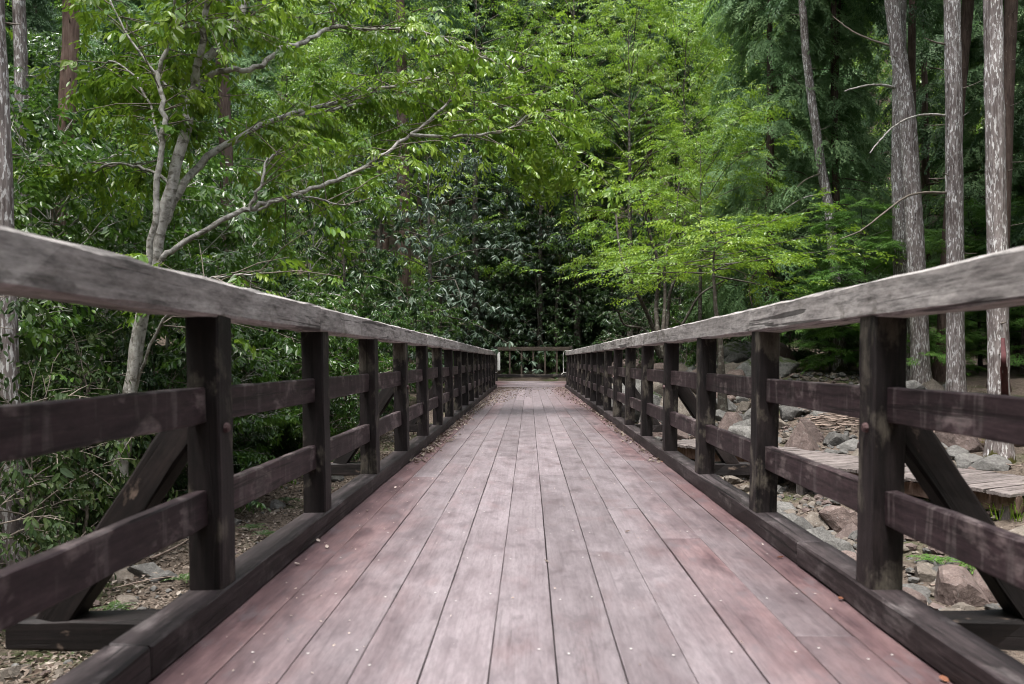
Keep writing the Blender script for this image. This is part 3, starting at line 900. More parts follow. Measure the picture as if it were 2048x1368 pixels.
A['hemlock'] = tree_arch(15, 3.6, 0.5, 1.9, 26, T_hem, M['leaf_hemlock'], M['bark_dark'], 0.05, (35, 2), 0.18, 9, 2, profile='flat', flat=True, tier=7, roll=0.15)
A['shade_canopy'] = tree_arch(18, 15.5, 8.3, 3.9, 34, T_mid, M['leaf_bright'], M['bark_dark'], 0.17, (60, 8), 0.3, 9, 3)  # high crown, shaped to keep sky light off the landing
A['far1'] = tree_arch(16, 12.0, 1.5, 4.0, 36, T_far, M['leaf_bright'], M['bark_dark'], 0.16, (60, 8), 0.35, 9, 3)
A['far2'] = tree_arch(17, 11.0, 1.0, 3.8, 34, T_far, M['leaf_mid'], M['bark_dark'], 0.16, (60, 8), 0.4, 9, 3)

# ------------------------------------------------------------------ the pale-barked tree left of the bridge
def branch_px(pts, w0, w1, k=4):
    """pts: (px, py, Z); widths in photo pixels at the first and last point"""
    P = smooth_path([W(*p) for p in pts], k)
    r = np.linspace(w0, w1, len(P)) / 2 / FPX * P[:, 1]
    return P, r

def build_hero():
    rng = np.random.default_rng(77)
    wood, twig_parts, cr = [], [], Crown(T_near, 3)
    crs = Crown(T_near, 4)
    base = W(262, 980, 9.0)
    root = empty('pale_bark_tree', (base[0], base[1], float(G(base[0], base[1]))))
    tag(root, 'pale grey multi-stemmed tree leaning over the left handrail with long curved limbs', 'tree')
    B = [  # points, start px width, end px width, leafy from
        ([(240, 960, 9.0), (262, 780, 9.0), (300, 560, 9.0), (345, 370, 9.1), (385, 190, 9.3), (398, 140, 9.4), (470, 50, 9.8), (520, -40, 10.2), (600, -140, 10.8)], 33, 9, 0.72, 1.0),
        ([(385, 190, 9.3), (400, 110, 9.2), (412, 30, 9.1), (420, -80, 9.0), (400, -200, 8.9)], 16, 7, 0.3, 1.0),
        ([(392, 170, 9.35), (440, 142, 9.4), (510, 135, 9.6), (560, 100, 9.9), (610, 85, 10.3), (660, 55, 10.9), (700, 57, 11.3), (830, 60, 11.8), (960, 112, 12.2), (1050, 150, 12.6)], 13, 4, 0.4, 1.0),
        ([(700, 57, 11.3), (672, 20, 11.1), (640, -30, 11.0)], 7, 4, 0.2, 1.0),
        ([(250, 900, 8.9), (275, 650, 8.85), (305, 480, 8.8), (320, 330, 8.8), (328, 235, 8.8), (318, 160, 8.9), (325, 125, 8.9), (350, 60, 9.0), (345, -40, 9.0)], 16, 6, 0.62, 1.0),
        ([(350, 62, 9.0), (375, 52, 9.0), (430, 46, 9.1), (490, 38, 9.2)], 8, 4, 0.2, 0.8),
        ([(322, 300, 8.85), (280, 170, 9.4), (230, 125, 9.8), (160, 155, 10.0)], 5, 3, 0.2, 0.8),
        ([(300, 520, 9.1), (340, 420, 9.3), (400, 330, 9.6), (470, 280, 10.0), (560, 235, 10.6), (690, 200, 11.4), (760, 175, 11.9), (900, 150, 12.6)], 18, 4, 0.35, 1.0),
        ([(560, 235, 10.6), (640, 225, 11.0), (720, 205, 11.2), (800, 195, 11.6)], 8, 3, 0.2, 0.9),
        ([(290, 580, 9.0), (330, 515, 9.0), (370, 485, 9.05), (490, 420, 9.3), (560, 400, 9.6), (640, 370, 10.0), (720, 335, 10.5), (800, 285, 11.0), (860, 240, 11.4), (915, 198, 11.8), (980, 212, 12.1), (1070, 228, 12.5)], 13, 3, 0.42, 1.0),
        ([(820, 270, 11.1), (900, 272, 11.4), (1000, 262, 11.8), (1080, 225, 12.2), (1100, 260, 12.3), (1130, 310, 12.3)], 7, 3, 0.2, 0.9),
        ([(495, 418, 9.3), (525, 360, 9.3), (535, 320, 9.4), (560, 300, 9.5)], 8, 3, 0.35, 0.7),
        ([(520, 415, 9.35), (580, 390, 9.5), (620, 395, 9.7), (700, 410, 10.0)], 6, 3, 0.3, 0.5),
        ([(345, 372, 9.1), (300, 340, 9.4), (240, 330, 9.7), (170, 345, 9.9), (90, 330, 10.2)], 7, 3, 0.2, 0.9),
        ([(385, 200, 9.3), (330, 170, 9.6), (250, 60, 9.9), (200, -40, 10.1)], 7, 3, 0.2, 0.9),
        ([(262, 780, 9.0), (330, 640, 8.7), (420, 560, 8.6), (520, 545, 8.7)], 7, 3, 0.4, 0.5),
    ]
    for pts, w0, w1, leaf0, dens in B:
        P, r = branch_px(pts, w0, w1, 5)
        P = P + rng.normal(0, 0.014, P.shape)
        wood.append(tube(P, r, 8 if w0 > 10 else 6, ridge=0.05, rng=rng))
        L = np.concatenate([[0], np.cumsum(np.linalg.norm(np.diff(P, axis=0), axis=1))])
        s = L[-1] * leaf0
        while s < L[-1]:
            q = np.array([np.interp(s, L, P[:, c]) for c in range(3)])
            i = min(len(P) - 2, int(np.searchsorted(L, s)))
            dl = unit(P[i + 1] - P[i])
            for _ in range(2):
                a = rng.uniform(0, 6.28)
                d = unit(dl * 0.55 + np.array([math.cos(a), abs(math.sin(a)) * (1 if rng.random() < (0.97 if q[0] < -4.05 else 0.45) else -0.7) + 0.1, rng.normal(0.05, 0.35)]))
                tl = rng.uniform(0.35, 1.15)
                e = q + d * tl + np.array([0, 0, -0.10 * tl])
                m = q + d * tl * 0.5
                twig_parts.append(tube(np.array([q, m, e]), [0.008, 0.0055, 0.003], 4))
                tint = rng.normal(0.52, 0.16)
                for u in np.arange(0.35, 1.05, 0.22):
                    if rng.random() > dens * 0.85: continue
                    p = q + (m - q) * min(1, 2 * u) + (e - m) * max(0, 2 * u - 1)
                    yj = rng.normal(0, 0.7)
                    dd = np.array([d[0] * math.cos(yj) - d[1] * math.sin(yj), d[0] * math.sin(yj) + d[1] * math.cos(yj), d[2] * 0.4 - 0.25 + rng.normal(0, 0.15)])
                    cr.add(p, unit(dd), rng.uniform(0.55, 1.0), tint + rng.normal(0, 0.12))
            s += rng.uniform(0.10, 0.20)
    V, F = join(wood)
    V = V - np.array(root.location)
    ob('trunk', mesh('trunk', V, F, M['bark_pale'], True), root)
    V, F = join(twig_parts)
    ob('twigs', mesh('twigs', V - np.array(root.location), F, M['twig'], True), root)['kind'] = 'stuff'
    me = cr.build('crown', M['leaf_bright'], 0.4)
    o = ob('crown', me, root)
    o.location = tuple(-np.array(root.location))
    # hanging yellow-green young leaves at the end of the long limb
    c2 = Crown(T_near, 9)
    for _ in range(95):
        c = W(1105, 318, 12.3) + rng.normal(0, 1, 3) * np.array([0.30, 0.35, 0.22])
        c2.add(c, unit([rng.normal(0, 0.5), rng.normal(0, 0.5), -0.8]), rng.uniform(0.6, 1.0), rng.normal(0.6, 0.1))
    o = ob('young_leaves', c2.build('young_leaves', M['leaf_yellow'], 0.6), root)
    o.location = tuple(-np.array(root.location))
    o['label'] = 'hanging yellow-green young leaves'
build_hero()

# ------------------------------------------------------------------ tall straight trunks
def at_ground(px, Z):
    x = CAMX + (px - VX) / FPX * Z
    return x, Z

def tall_trunk(name, label, pts, w0, w1, Z, mat, crown=None, stubs=(), cs=1.0, top=20.0, scar=False, dead=(), group=None, seed=0):
    """a trunk that passes through the photo points (px,py) at distance Z and goes on above"""
    rng = np.random.default_rng(seed + 500)
    P = [W(px, py, Z) for px, py in pts]
    g = float(G(P[-1][0], P[-1][1]))
    P = P[::-1]                                     # bottom first
    d = unit(P[1] - P[0]) if len(P) > 1 else np.array([0, 0, 1.0])
    b = P[0] + (g - 0.3 - P[0][2]) / d[2] * d
    if P[0][2] > g + 0.2: P = [b] + P
    else: P[0] = b
    dt = unit(P[-1] - P[-2]); dt = unit(dt * np.array([0.5, 0.5, 1]))
    P.append(P[-1] + dt * (top - P[-1][2]) / dt[2])
    P = np.array(P)
    zz = np.arange(P[0][2], top, 0.22)
    PP = np.column_stack([np.interp(zz, P[:, 2], P[:, 0]), np.interp(zz, P[:, 2], P[:, 1]), zz])
    PP[:, :2] += np.cumsum(rng.normal(0, 0.003, (len(zz), 2)), axis=0)
    hh = zz - g
    r = np.interp(hh, [0, 8, top - g], [w0 * 0.45 / FPX * Z, w1 * 0.45 / FPX * Z, 0.05]) * (1 + 0.55 * np.exp(-np.clip(hh, 0, None) / 0.28))
    V, F = tube(PP, r, 18, ridge=0.045, rng=rng)
    root = empty(name, (PP[0][0], PP[0][1], g))
    tag(root, label, 'tree', group)
    o3 = np.array(root.location)
    ob('trunk', mesh('trunk', V - o3, F, mat, True), root)
    for k, (pts_, ww0, ww1) in enumerate(dead):
        Q, rr = branch_px([(a, b_, Z + dz) for a, b_, dz in pts_], ww0 * 0.75, ww1 * 0.5, 5)
        Q = Q + rng.normal(0, 0.003, Q.shape)
        V, F = tube(Q, rr, 6)
        ob('dead_branch', mesh('dead_branch', V - o3, F, M['bark_pale'] if k % 2 == 0 else M['twig'], True), root)
    for _ in range(12):
        i = int(rng.integers(8, max(9, min(len(PP) - 1, 50))))
        a = rng.uniform(0, 6.28); ln = rng.uniform(0.08, 0.45)
        dd = np.array([math.cos(a), math.sin(a), rng.uniform(-0.2, 0.3)])
        p = PP[i] + dd * r[i] * 0.8
        V, F = (tube(np.array([p, p + dd * ln * 0.6, p + dd * ln + np.array([0, 0, 0.05 * ln])]), [0.013, 0.009, 0.004], 5))
        ob('branch_stub', mesh('branch_stub', V - o3, F, M['twig'], True), root)
    if scar:
        # long strip where the bark is gone, hugging the trunk on the side towards the bridge
        Vs = []
        zs = np.linspace(g + 0.30, g + 2.0, 16)
        for z in zs:
            i = int(np.argmin(abs(zz - z)))
            f = (z - zs[0]) / (zs[-1] - zs[0])
            hw = 0.50 * (1 - f) ** 0.4 * rng.uniform(0.85, 1.15) * min(1, 0.5 + 4 * f)
            a0 = R_(-100) + 0.35 * (1 - f)
            for a in np.linspace(a0 - hw, a0 + hw, 6):
                Vs.append(PP[i] + np.array([math.cos(a), math.sin(a), 0]) * (r[i] * 1.07))
        F = np.array([(i * 6 + j, i * 6 + j + 1, i * 6 + 7 + j, i * 6 + 6 + j) for i in range(15) for j in range(5)])
        ob('bark_scar', mesh('bark_scar', np.array(Vs) - o3, F, M['scar'], True), root)['label'] = 'dark red strip of bare wood'
    # crown high above the frame
    cr = Crown(T_con, seed + 40)
    wp = []
    zb = g + 11.0
    for k in range(30):
        t = (k + 0.5) / 30
        z = zb + (top - zb) * t
        p = np.array([np.interp(z, PP[:, 2], PP[:, 0]), np.interp(z, PP[:, 2], PP[:, 1]), z])
        a = k * 2.4 + rng.normal(0, 0.3); ln = 2.9 * (1.05 - 0.85 * t) * rng.uniform(0.7, 1.1)
        d = np.array([math.cos(a), math.sin(a), 0.05])
        e = p + d * ln + np.array([0, 0, -0.3 * ln])
        wp.append(tube(np.array([p, p + d * ln * 0.5, e]), [0.03, 0.02, 0.006], 4))
        for m in range(7):
            u = rng.uniform(0.25, 1)
            q = p + (e - p) * u
            ya = a + rng.normal(0, 0.8)
            cr.add(q + rng.normal(0, 0.12, 3), np.array([math.cos(ya), math.sin(ya), -0.45]), rng.uniform(1.1, 1.7), rng.normal(0.5, 0.1))
    V, F = join(wp)
    ob('limbs', mesh('limbs', V - o3, F, M['bark_brown'], True), root)
    o = ob('crown', cr.build('crown', M['leaf_conifer_dark'], 0.3), root)
    o.location = tuple(-o3)
    return root

BC, BB, BR = M['bark_cypress'], M['bark_brown'], M['bark_red']
tall_trunk('cypress_tree', 'tall cypress with flecked bark and a red bare-wood scar, mossy foot beside the log',
           [(1985, 0), (1990, 300), (1994, 600), (2000, 925)], 44, 36, 12.4, BC, scar=True, seed=1)
tall_trunk('cypress_tree', 'straight pale flecked cypress with two long arched dead branches, behind the right handrail',
           [(1903, 0), (1908, 400), (1912, 800)], 38, 34, 16.4, BC, seed=2,
           dead=[([(1890, 231, 0), (1860, 229, -.1), (1830, 232, -.3), (1795, 248, -.5), (1765, 275, -.7), (1740, 306, -.9)], 7, 5),
                 ([(1892, 386, 0), (1850, 385, -.2), (1810, 395, -.5), (1765, 428, -.8), (1720, 462, -1.1), (1680, 478, -1.3)], 8, 4),
                 ([(1900, 236, 0), (1925, 232, .1), (1938, 224, .1)], 4, 2), ([(1890, 88, 0), (1868, 84, -.1), (1850, 76, -.2)], 6, 3)])
tall_trunk('cypress_tree', 'pale cypress leaning slightly, its trunk crossing in front of a second trunk',
           [(1783, 0), (1795, 100), (1815, 250), (1828, 450), (1842, 775)], 40, 34, 18.8, BC, seed=3,
           dead=[([(1790, 176, 0), (1765, 170, -.1), (1735, 171, -.2), (1710, 176, -.3), (1688, 183, -.4)], 8, 5),
                 ([(1782, 92, 0), (1750, 82, .1), (1715, 68, .2), (1690, 52, .3), (1665, 32, .4)], 6, 4)])
tall_trunk('cypress_tree', 'grey cypress trunk standing half hidden just behind the leaning pale cypress',
           [(1800, 120), (1798, 350), (1802, 560), (1806, 770)], 34, 28, 20.0, BC, seed=4)
tall_trunk('cypress_tree', 'brown cypress leaning behind the straight pale cypress with the arched dead branches',
           [(1932, 0), (1915, 200), (1895, 500), (1880, 775)], 30, 26, 20.5, BB, seed=5)
tall_trunk('cypress_tree', 'brown cypress trunk right behind the red-scarred cypress',
           [(2022, 0), (2012, 250), (2004, 500), (1998, 760)], 34, 28, 19.0, BB, seed=6)
tall_trunk('cypress_tree', 'slim dark cypress trunk set back between the leaning pale cypress and the brown one',
           [(1824, 0), (1822, 250), (1818, 500), (1815, 740)], 20, 18, 24.0, BB, seed=7)
tall_trunk('cypress_tree', 'cypress with a streaked white trunk rising out of the drooping conifer foliage',
           [(1610, 100), (1622, 200), (1640, 330), (1658, 420), (1668, 560)], 26, 18, 22.5, BC, seed=8,
           dead=[([(1650, 387, 0), (1610, 395, -.2), (1575, 415, -.4), (1540, 445, -.6)], 5, 2), ([(1648, 345, 0), (1610, 360, -.2), (1585, 385, -.3)], 4, 2)])
tall_trunk('cypress_tree', 'thin brown cypress trunk beside the streaked white one in the conifer foliage',
           [(1668, 0), (1668, 150), (1672, 350), (1680, 560)], 18, 14, 24.0, BB, seed=9)
tall_trunk('conifer_tree', 'weathered grey conifer with stringy bark close left of the bridge beside a mossy stump',
           [(-12, 0), (2, 250), (8, 420), (24, 1000), (28, 1150)], 48, 42, 8.0, BC, seed=10)
tall_trunk('conifer_tree', 'greyish conifer trunk among the left trees behind the leafy thicket',
           [(36, 0), (40, 130), (44, 280), (50, 600)], 30, 26, 15.0, BC, seed=11)
tall_trunk('conifer_tree', 'reddish-brown barked conifer rising from the leafy thicket left of the pale tree',
           [(146, 0), (144, 100), (138, 220), (128, 400), (118, 640)], 40, 34, 15.5, BR, seed=12)
tall_trunk('conifer_tree', 'dark brown conifer trunk deep in the thicket right of the pale tree stems',
           [(440, 0), (448, 200), (456, 380), (462, 600)], 34, 28, 19.0, BB, seed=13)
tall_trunk('conifer_tree', 'dim dark conifer trunk in the gloom behind the crossing fence',
           [(800, 0), (806, 300), (812, 700)], 30, 26, 27.0, BB, seed=14)

# ------------------------------------------------------------------ trees and shrubs around the stream
def pl(arch, name, label, cat, px, Z, scale=1.0, rot=0.0, group=None, **kw):
    x, y = at_ground(px, Z)
    return plant(A[arch], name, label, cat, x, y, scale, rot, group, **kw)

# bright broadleaf trees right of the bridge end
pl('broad1', 'broadleaf_tree', 'large bright green broadleaf tree with thin forked stems beyond the end of the bridge', 'tree', 1260, 27.0, 1.0, 0.4)
pl('broad3', 'broadleaf_tree', 'bright green small tree in tiers right of the crossing fence', 'tree', 1400, 22.5, 0.95, 1.2)
pl('broad1', 'broadleaf_tree', 'bright tall broadleaf tree left of the dense drooping conifer', 'tree', 1370, 30.5, 1.05, 1.9)
pl('broad1', 'broadleaf_tree', 'bright tall broadleaf tree behind the dark evergreen with pale whorls', 'tree', 1080, 33.0, 1.1, 4.1)
pl('layer', 'layered_tree', 'low yellow-green tree with a flat layered crown over the right handrail', 'tree', 1445, 18.5, 1.05, 0.3)
pl('shade_canopy', 'broadleaf_tree', 'tall high-crowned broadleaf tree added for shade left of the crossing fence', 'tree', 950, 32.6, 1.1, 0.7)  # added to shade the landing and fence
pl('shade_canopy', 'broadleaf_tree', 'tall high-crowned broadleaf tree added for shade right of the crossing fence', 'tree', 1155, 32.9, 1.1, 2.9)  # second tree added to shade the landing
# dark evergreens in the middle
pl('grey', 'evergreen_tree', 'dark evergreen with pale drooping leaf whorls behind the end of the left handrail', 'tree', 860, 23.5, 1.0, 0.0)
pl('grey', 'evergreen_tree', 'dark evergreen with pale drooping leaf whorls directly above the crossing fence', 'tree', 1010, 33.6, 1.1, 2.0)
pl('grey2', 'evergreen_tree', 'glossy dark evergreen pressed against the left handrail beyond the pale tree limbs', 'tree', 700, 18.0, 1.0, 1.0)
pl('grey2', 'evergreen_tree', 'glossy dark evergreen just right of the crossing fence in deep shade', 'tree', 1225, 33.2, 1.0, 3.0)
# conifers to the right
pl('con1', 'conifer_tree', 'dense conifer with drooping green sprays left of the streaked white trunk', 'tree', 1540, 24.5, 1.0, 0.5)
pl('con1', 'conifer_tree', 'dense conifer with drooping sprays just right of the streaked white trunk', 'tree', 1670, 24.6, 0.85, 2.5)
pl('con2', 'conifer_tree', 'dark drooping conifer filling the gap behind the pale cypress trunks', 'tree', 1850, 29.0, 1.0, 1.5)
pl('con2', 'conifer_tree', 'dark conifer behind the red-scarred cypress', 'tree', 2040, 26.0, 1.0, 3.5)
pl('con1', 'conifer_tree', 'bluish conifer top peeping above the bright broadleaf trees', 'tree', 1010, 40.0, 1.0, 3.5)
# soft-needled saplings
hg = 'soft-needled saplings under the cypresses'
hl = 'soft green needled sapling with flat layered sprays under the cypress trunks'
for px, Z, s, r, l in ((1660, 22.0, 0.62, 0.3, 'soft green needled sapling on the mossy bank left of the leaning cypress'), (1960, 24.0, 1.15, 1.1, 'soft green needled sapling between the straight cypress and the red-scarred cypress'),
                       (2045, 22.0, 1.05, 2.0, 'soft green needled sapling right of the red-scarred cypress'), (1850, 25.5, 0.8, 0.9, 'soft green needled sapling behind the leaning cypress'),
                       (1775, 23.5, 0.62, 2.6, 'small needled sapling at the left foot of the leaning cypress'), (1905, 21.8, 0.5, 4.0, 'small needled sapling behind the foot of the straight cypress'),
                       (1700, 25.5, 0.8, 1.4, 'needled sapling in the shade behind the mossy bank')):
    pl('hemlock', 'needled_sapling', l, 'sapling', px, Z, s, r, hg)
pl('hemlock', 'needled_sapling', 'small needled sapling hung on the branches between streaked white trunk and leaning cypress', 'sapling', 1735, 20.5, 1.1, 0.0)

# left thicket
tg = 'saplings of the left thicket'
tl_ = 'slender leafy sapling in the thicket left of the bridge'
for px, Z, s, r, l in ((60, 11.0, 1.0, 0.1, 'leafy sapling just behind the stringy-barked conifer'), (190, 12.5, 1.05, 1.0, 'leafy sapling in front of the reddish-brown conifer trunk'),
                       (330, 13.5, 1.1, 2.0, 'leafy sapling right behind the fork of the pale tree'), (120, 14.5, 1.25, 3.0, 'taller leafy sapling left of the reddish-brown conifer'),
                       (520, 15.0, 1.0, 4.0, 'leafy sapling under the lowest limb of the pale tree'), (430, 12.0, 0.72, 5.0, 'short leafy sapling at the foot of the pale tree'),
                       (-40, 9.0, 0.85, 2.2, 'leafy sapling left of the stringy-barked conifer'), (600, 19.0, 1.15, 0.7, 'leafy sapling right of the dark brown conifer trunk'),
                       (20, 17.0, 1.45, 1.7, 'tall leafy sapling behind the greyish conifer trunk'), (250, 18.0, 1.5, 2.9, 'tall leafy sapling behind the reddish-brown conifer')):
    pl('sapling', 'leafy_sapling', l, 'sapling', px, Z, s, r, tg)
pl('broad2', 'broadleaf_tree', 'mid green broadleaf tree behind the forked stems of the pale tree', 'tree', 560, 22.0, 0.95, 0.0)
pl('broad2', 'broadleaf_tree', 'mid green broadleaf tree behind the reddish-brown conifer trunk', 'tree', 230, 21.0, 1.0, 2.0)
pl('broad1', 'broadleaf_tree', 'bright broadleaf tree behind the limbs reaching right from the pale tree', 'tree', 760, 27.0, 1.0, 3.0)
pl('con2', 'conifer_tree', 'dark conifer at the far left behind the greyish trunk', 'tree', 20, 24.0, 0.9, 0.6)
pl('con2', 'conifer_tree', 'dark conifer deep behind the left thicket with a hidden trunk', 'tree', 400, 27.0, 0.95, 2.6)

sg = 'evergreen shrubs below the left handrail'
far_l = 'low evergreen shrub in the gloom behind the crossing fence'
far_g = 'shrubs behind the crossing fence'
for px, Z, s, r, l in ((640, 14.5, 0.95, 0.0, 'evergreen shrub behind the third left post'), (565, 15.4, 0.85, 1.0, 'evergreen shrub between the second and third left posts'),
                       (480, 14.2, 0.85, 2.0, 'evergreen shrub just right of the near left post'), (720, 17.0, 1.0, 3.0, 'evergreen shrub behind the fourth left post'),
                       (790, 20.5, 1.0, 4.0, 'evergreen shrub behind the fifth left post'), (860, 23.5, 0.95, 5.0, 'evergreen shrub close to the far end of the left railing'),
                       (415, 12.8, 0.85, 0.5, 'evergreen shrub behind the near left post'), (320, 11.2, 0.9, 1.5, 'evergreen shrub at the foot of the pale tree stems'),
                       (580, 16.5, 1.1, 2.5, 'taller evergreen shrub behind the second left post'), (680, 20.0, 1.1, 3.5, 'tall evergreen shrub under the limb reaching over the left railing'),
                       (500, 14.5, 1.0, 4.5, 'evergreen shrub behind the fallen sticks left of the bridge')):
    pl('shrub2' if int(r * 10) % 2 else 'shrub1', 'evergreen_shrub', l, 'shrub', px, Z, s, r, sg)
for k, px in enumerate(range(850, 1370, 48)):
    pl('shrub2', 'evergreen_shrub', far_l, 'shrub', px, 33.0 + (k * 37 % 10) * 0.25, 0.8 + 0.07 * (k * 13 % 6), k * 1.1, far_g)
for k, px in enumerate((880, 955, 1045, 1110, 1180, 1265, 920, 1005, 1080, 1150)):
    pl('grey2', 'evergreen_tree', 'dark glossy evergreen in the shade behind the crossing fence', 'tree', px, 32.0 + (k * 7 % 5) * 0.7, 1.0 + 0.08 * (k % 4), k * 1.7, 'dark evergreens behind the crossing fence')
for k, (px, Z) in enumerate(((905, 34.5), (985, 36.5), (1070, 38.0), (1135, 36.5), (1215, 38.5), (1300, 35.0), (840, 35.0), (940, 38.5), (1150, 40.0))):
    pl('shade_tall', 'cypress_tree', 'brown high-crowned cypress added for shade behind the crossing fence', 'tree', px, Z, 0.9 + 0.05 * (k % 3), k * 1.3, 'cypresses added for shade behind the crossing fence')  # added so their high crowns block sky light over the hollow
pl('con2', 'conifer_tree', 'tall dark conifer added for shade behind the evergreens left of the crossing fence', 'tree', 940, 35.0, 0.95, 0.5)  # added overhead to darken the hollow behind the fence
pl('con2', 'conifer_tree', 'tall dark conifer added for shade behind the bright broadleaf tree at the bridge end', 'tree', 1190, 36.0, 0.9, 2.5)  # also added to darken the hollow from above
bg_ = 'large-leaved shrubs beside the left outrigger'
bl = 'dark large-leaved shrub with thin pale stems close to the near left brace'
for px, Z, s, r, l in ((60, 7.6, 0.75, 0.0, 'dark large-leaved shrub in front of the mossy stump'), (165, 9.0, 0.85, 1.3, 'dark large-leaved shrub behind the upper end of the near left brace'),
                       (235, 11.2, 0.9, 2.1, 'dark large-leaved shrub between the near left brace and the pale tree'), (-40, 6.4, 0.7, 3.2, 'dark large-leaved shrub in front of the stringy-barked conifer'),
                       (345, 11.6, 0.7, 4.0, 'small large-leaved shrub beside the pale tree stems'), (120, 10.0, 1.1, 5.1, 'tall large-leaved shrub behind the mossy stump'),
                       (10, 9.4, 1.2, 0.7, 'tall large-leaved shrub behind the stringy-barked conifer'), (-90, 7.4, 1.1, 1.9, 'large-leaved shrub left of the stringy-barked conifer')):
    pl('bigleaf', 'large_leaved_shrub', l, 'shrub', px, Z, s, r, bg_)
pl('shrub1', 'evergreen_shrub', 'green shrub growing at the foot of the boulder heap beyond the right posts', 'shrub', 1370, 26.0, 0.9, 0.4)
pl('shrub2', 'evergreen_shrub', 'dark shrub under the flat layered crown behind the right handrail', 'shrub', 1280, 25.0, 1.0, 1.4)
for k, (px, Z) in enumerate(((1420, 29.5), (1490, 28.5), (1545, 30.0), (1620, 28.8), (1690, 29.6), (1360, 30.0))):
    pl('shrub2' if k % 2 else 'shrub1', 'evergreen_shrub', 'evergreen shrub on the slope behind the boulder heap', 'shrub', px, Z, 1.0 + 0.08 * (k % 3), k * 1.2, 'shrubs behind the boulder heap')
pl('shrub2', 'evergreen_shrub', 'dark shrub left of the streaked white trunk', 'shrub', 1580, 25.0, 1.15, 2.4)
pl('shrub2', 'evergreen_shrub', 'dark shrub between leaning cypress and drooping conifer', 'shrub', 1740, 27.0, 1.2, 3.0)

# many-stemmed dark tree under the layered crown
def multistem():
    rng = np.random.default_rng(9)
    x, y = at_ground(1318, 20.5)
    z = float(G(x, y))
    root = tag(empty('many_stemmed_tree', (x, y, z)), 'dark many-stemmed tree with mossy curved stems under the layered crown', 'tree')
    st = [([(1322, 715), (1300, 640), (1262, 560), (1240, 500), (1232, 430)], 10, 4), ([(1320, 715), (1312, 620), (1318, 540), (1300, 470), (1280, 380)], 11, 4),
          ([(1325, 715), (1335, 640), (1345, 570), (1390, 510), (1440, 480)], 10, 3), ([(1328, 712), (1370, 640), (1400, 590), (1450, 560)], 7, 3),
          ([(1322, 712), (1330, 600), (1330, 520), (1350, 440), (1360, 350)], 9, 3), ([(1318, 712), (1290, 660), (1250, 650), (1235, 620)], 6, 3)]
    w = []
    cr = Crown(T_mid, 6)
    for pts, a, b in st:
        Zs = 20.5 + np.cumsum(rng.normal(0, 0.35, len(pts))); Zs[0] = 20.5
        P, r = branch_px([(p[0], p[1], zz) for p, zz in zip(pts, Zs)], a, b, 5)
        w.append(tube(P, r, 7, ridge=0.05, rng=rng))
        for k in range(14):
            i = int(rng.integers(len(P) * 2 // 3, len(P)))
            q = P[i] + rng.normal(0, 0.35, 3)
            an = rng.uniform(0, 6.28)
            if q[2] < 3.3: continue
            cr.add(q, np.array([math.cos(an), math.sin(an), -0.15]), rng.uniform(0.7, 1.1), rng.normal(0.5, 0.1))
    V, F = join(w)
    o3 = np.array(root.location)
    ob('trunk', mesh('trunk', V - o3, F, M['bark_dark'], True), root)
    o = ob('crown', cr.build('crown', M['leaf_bright'], 0.3), root)
    o.location = tuple(-o3)
multistem()

# ------------------------------------------------------------------ wooded hillside behind
def hillside():
    rng = np.random.default_rng(21)
    cells = []
    for y in np.arange(34, 96, 5.2):
        half = 0.72 * y + 6
        for x in np.arange(-half, half, 5.0):
            cells.append((x + rng.normal(0, 1.3), y + rng.normal(0, 1.3)))
    lab = {'far1': ('broadleaf_tree', 'bright green broadleaf tree on the wooded hillside', 'broadleaf trees on the hillside'),
           'far2': ('broadleaf_tree', 'deep green broadleaf tree on the wooded hillside', 'darker broadleaf trees on the hillside'),
           'con1': ('conifer_tree', 'green drooping conifer on the wooded hillside', 'conifers on the hillside'),
           'con2': ('conifer_tree', 'dark conifer on the wooded hillside', 'dark conifers on the hillside')}
    for x, y in cells:
        px = (x - CAMX) / y * FPX + VX
        if y < 41 and 830 < px < 1340: continue
        # conifers to the left and right, broadleaf in the middle
        pc = 0.10 if 520 < px < 1480 else 0.66
        if rng.random() < pc: k = 'con2' if rng.random() < 0.5 else 'con1'
        else: k = 'far1' if rng.random() < 0.6 else 'far2'
        n, l, g = lab[k]
        plant(A[k], n, l, 'tree', x, y, rng.uniform(0.75, 1.1), rng.uniform(0, 6.28), g)
    # side woods that close the view left and right
    for sgn in (-1, 1):
        for y in np.arange(10, 34, 5):
            for x in (15, 20, 26):
                xx = sgn * (x + rng.normal(0, 1)); yy = y + rng.normal(0, 1)
                if abs(xx) / max(yy, 1) < 0.5: continue
                k = ('con2', 'con1', 'far2')[int(rng.integers(3))]
                n = lab[k][0]
                side = 'left' if sgn < 0 else 'right'
                plant(A[k], n, {'con2': 'dark conifer', 'con1': 'green conifer', 'far2': 'deep green broadleaf tree'}[k] + ' in the woods flanking the stream on the ' + side, 'tree', xx, yy, rng.uniform(0.8, 1.0), rng.uniform(0, 6), 'trees flanking the stream')
hillside()

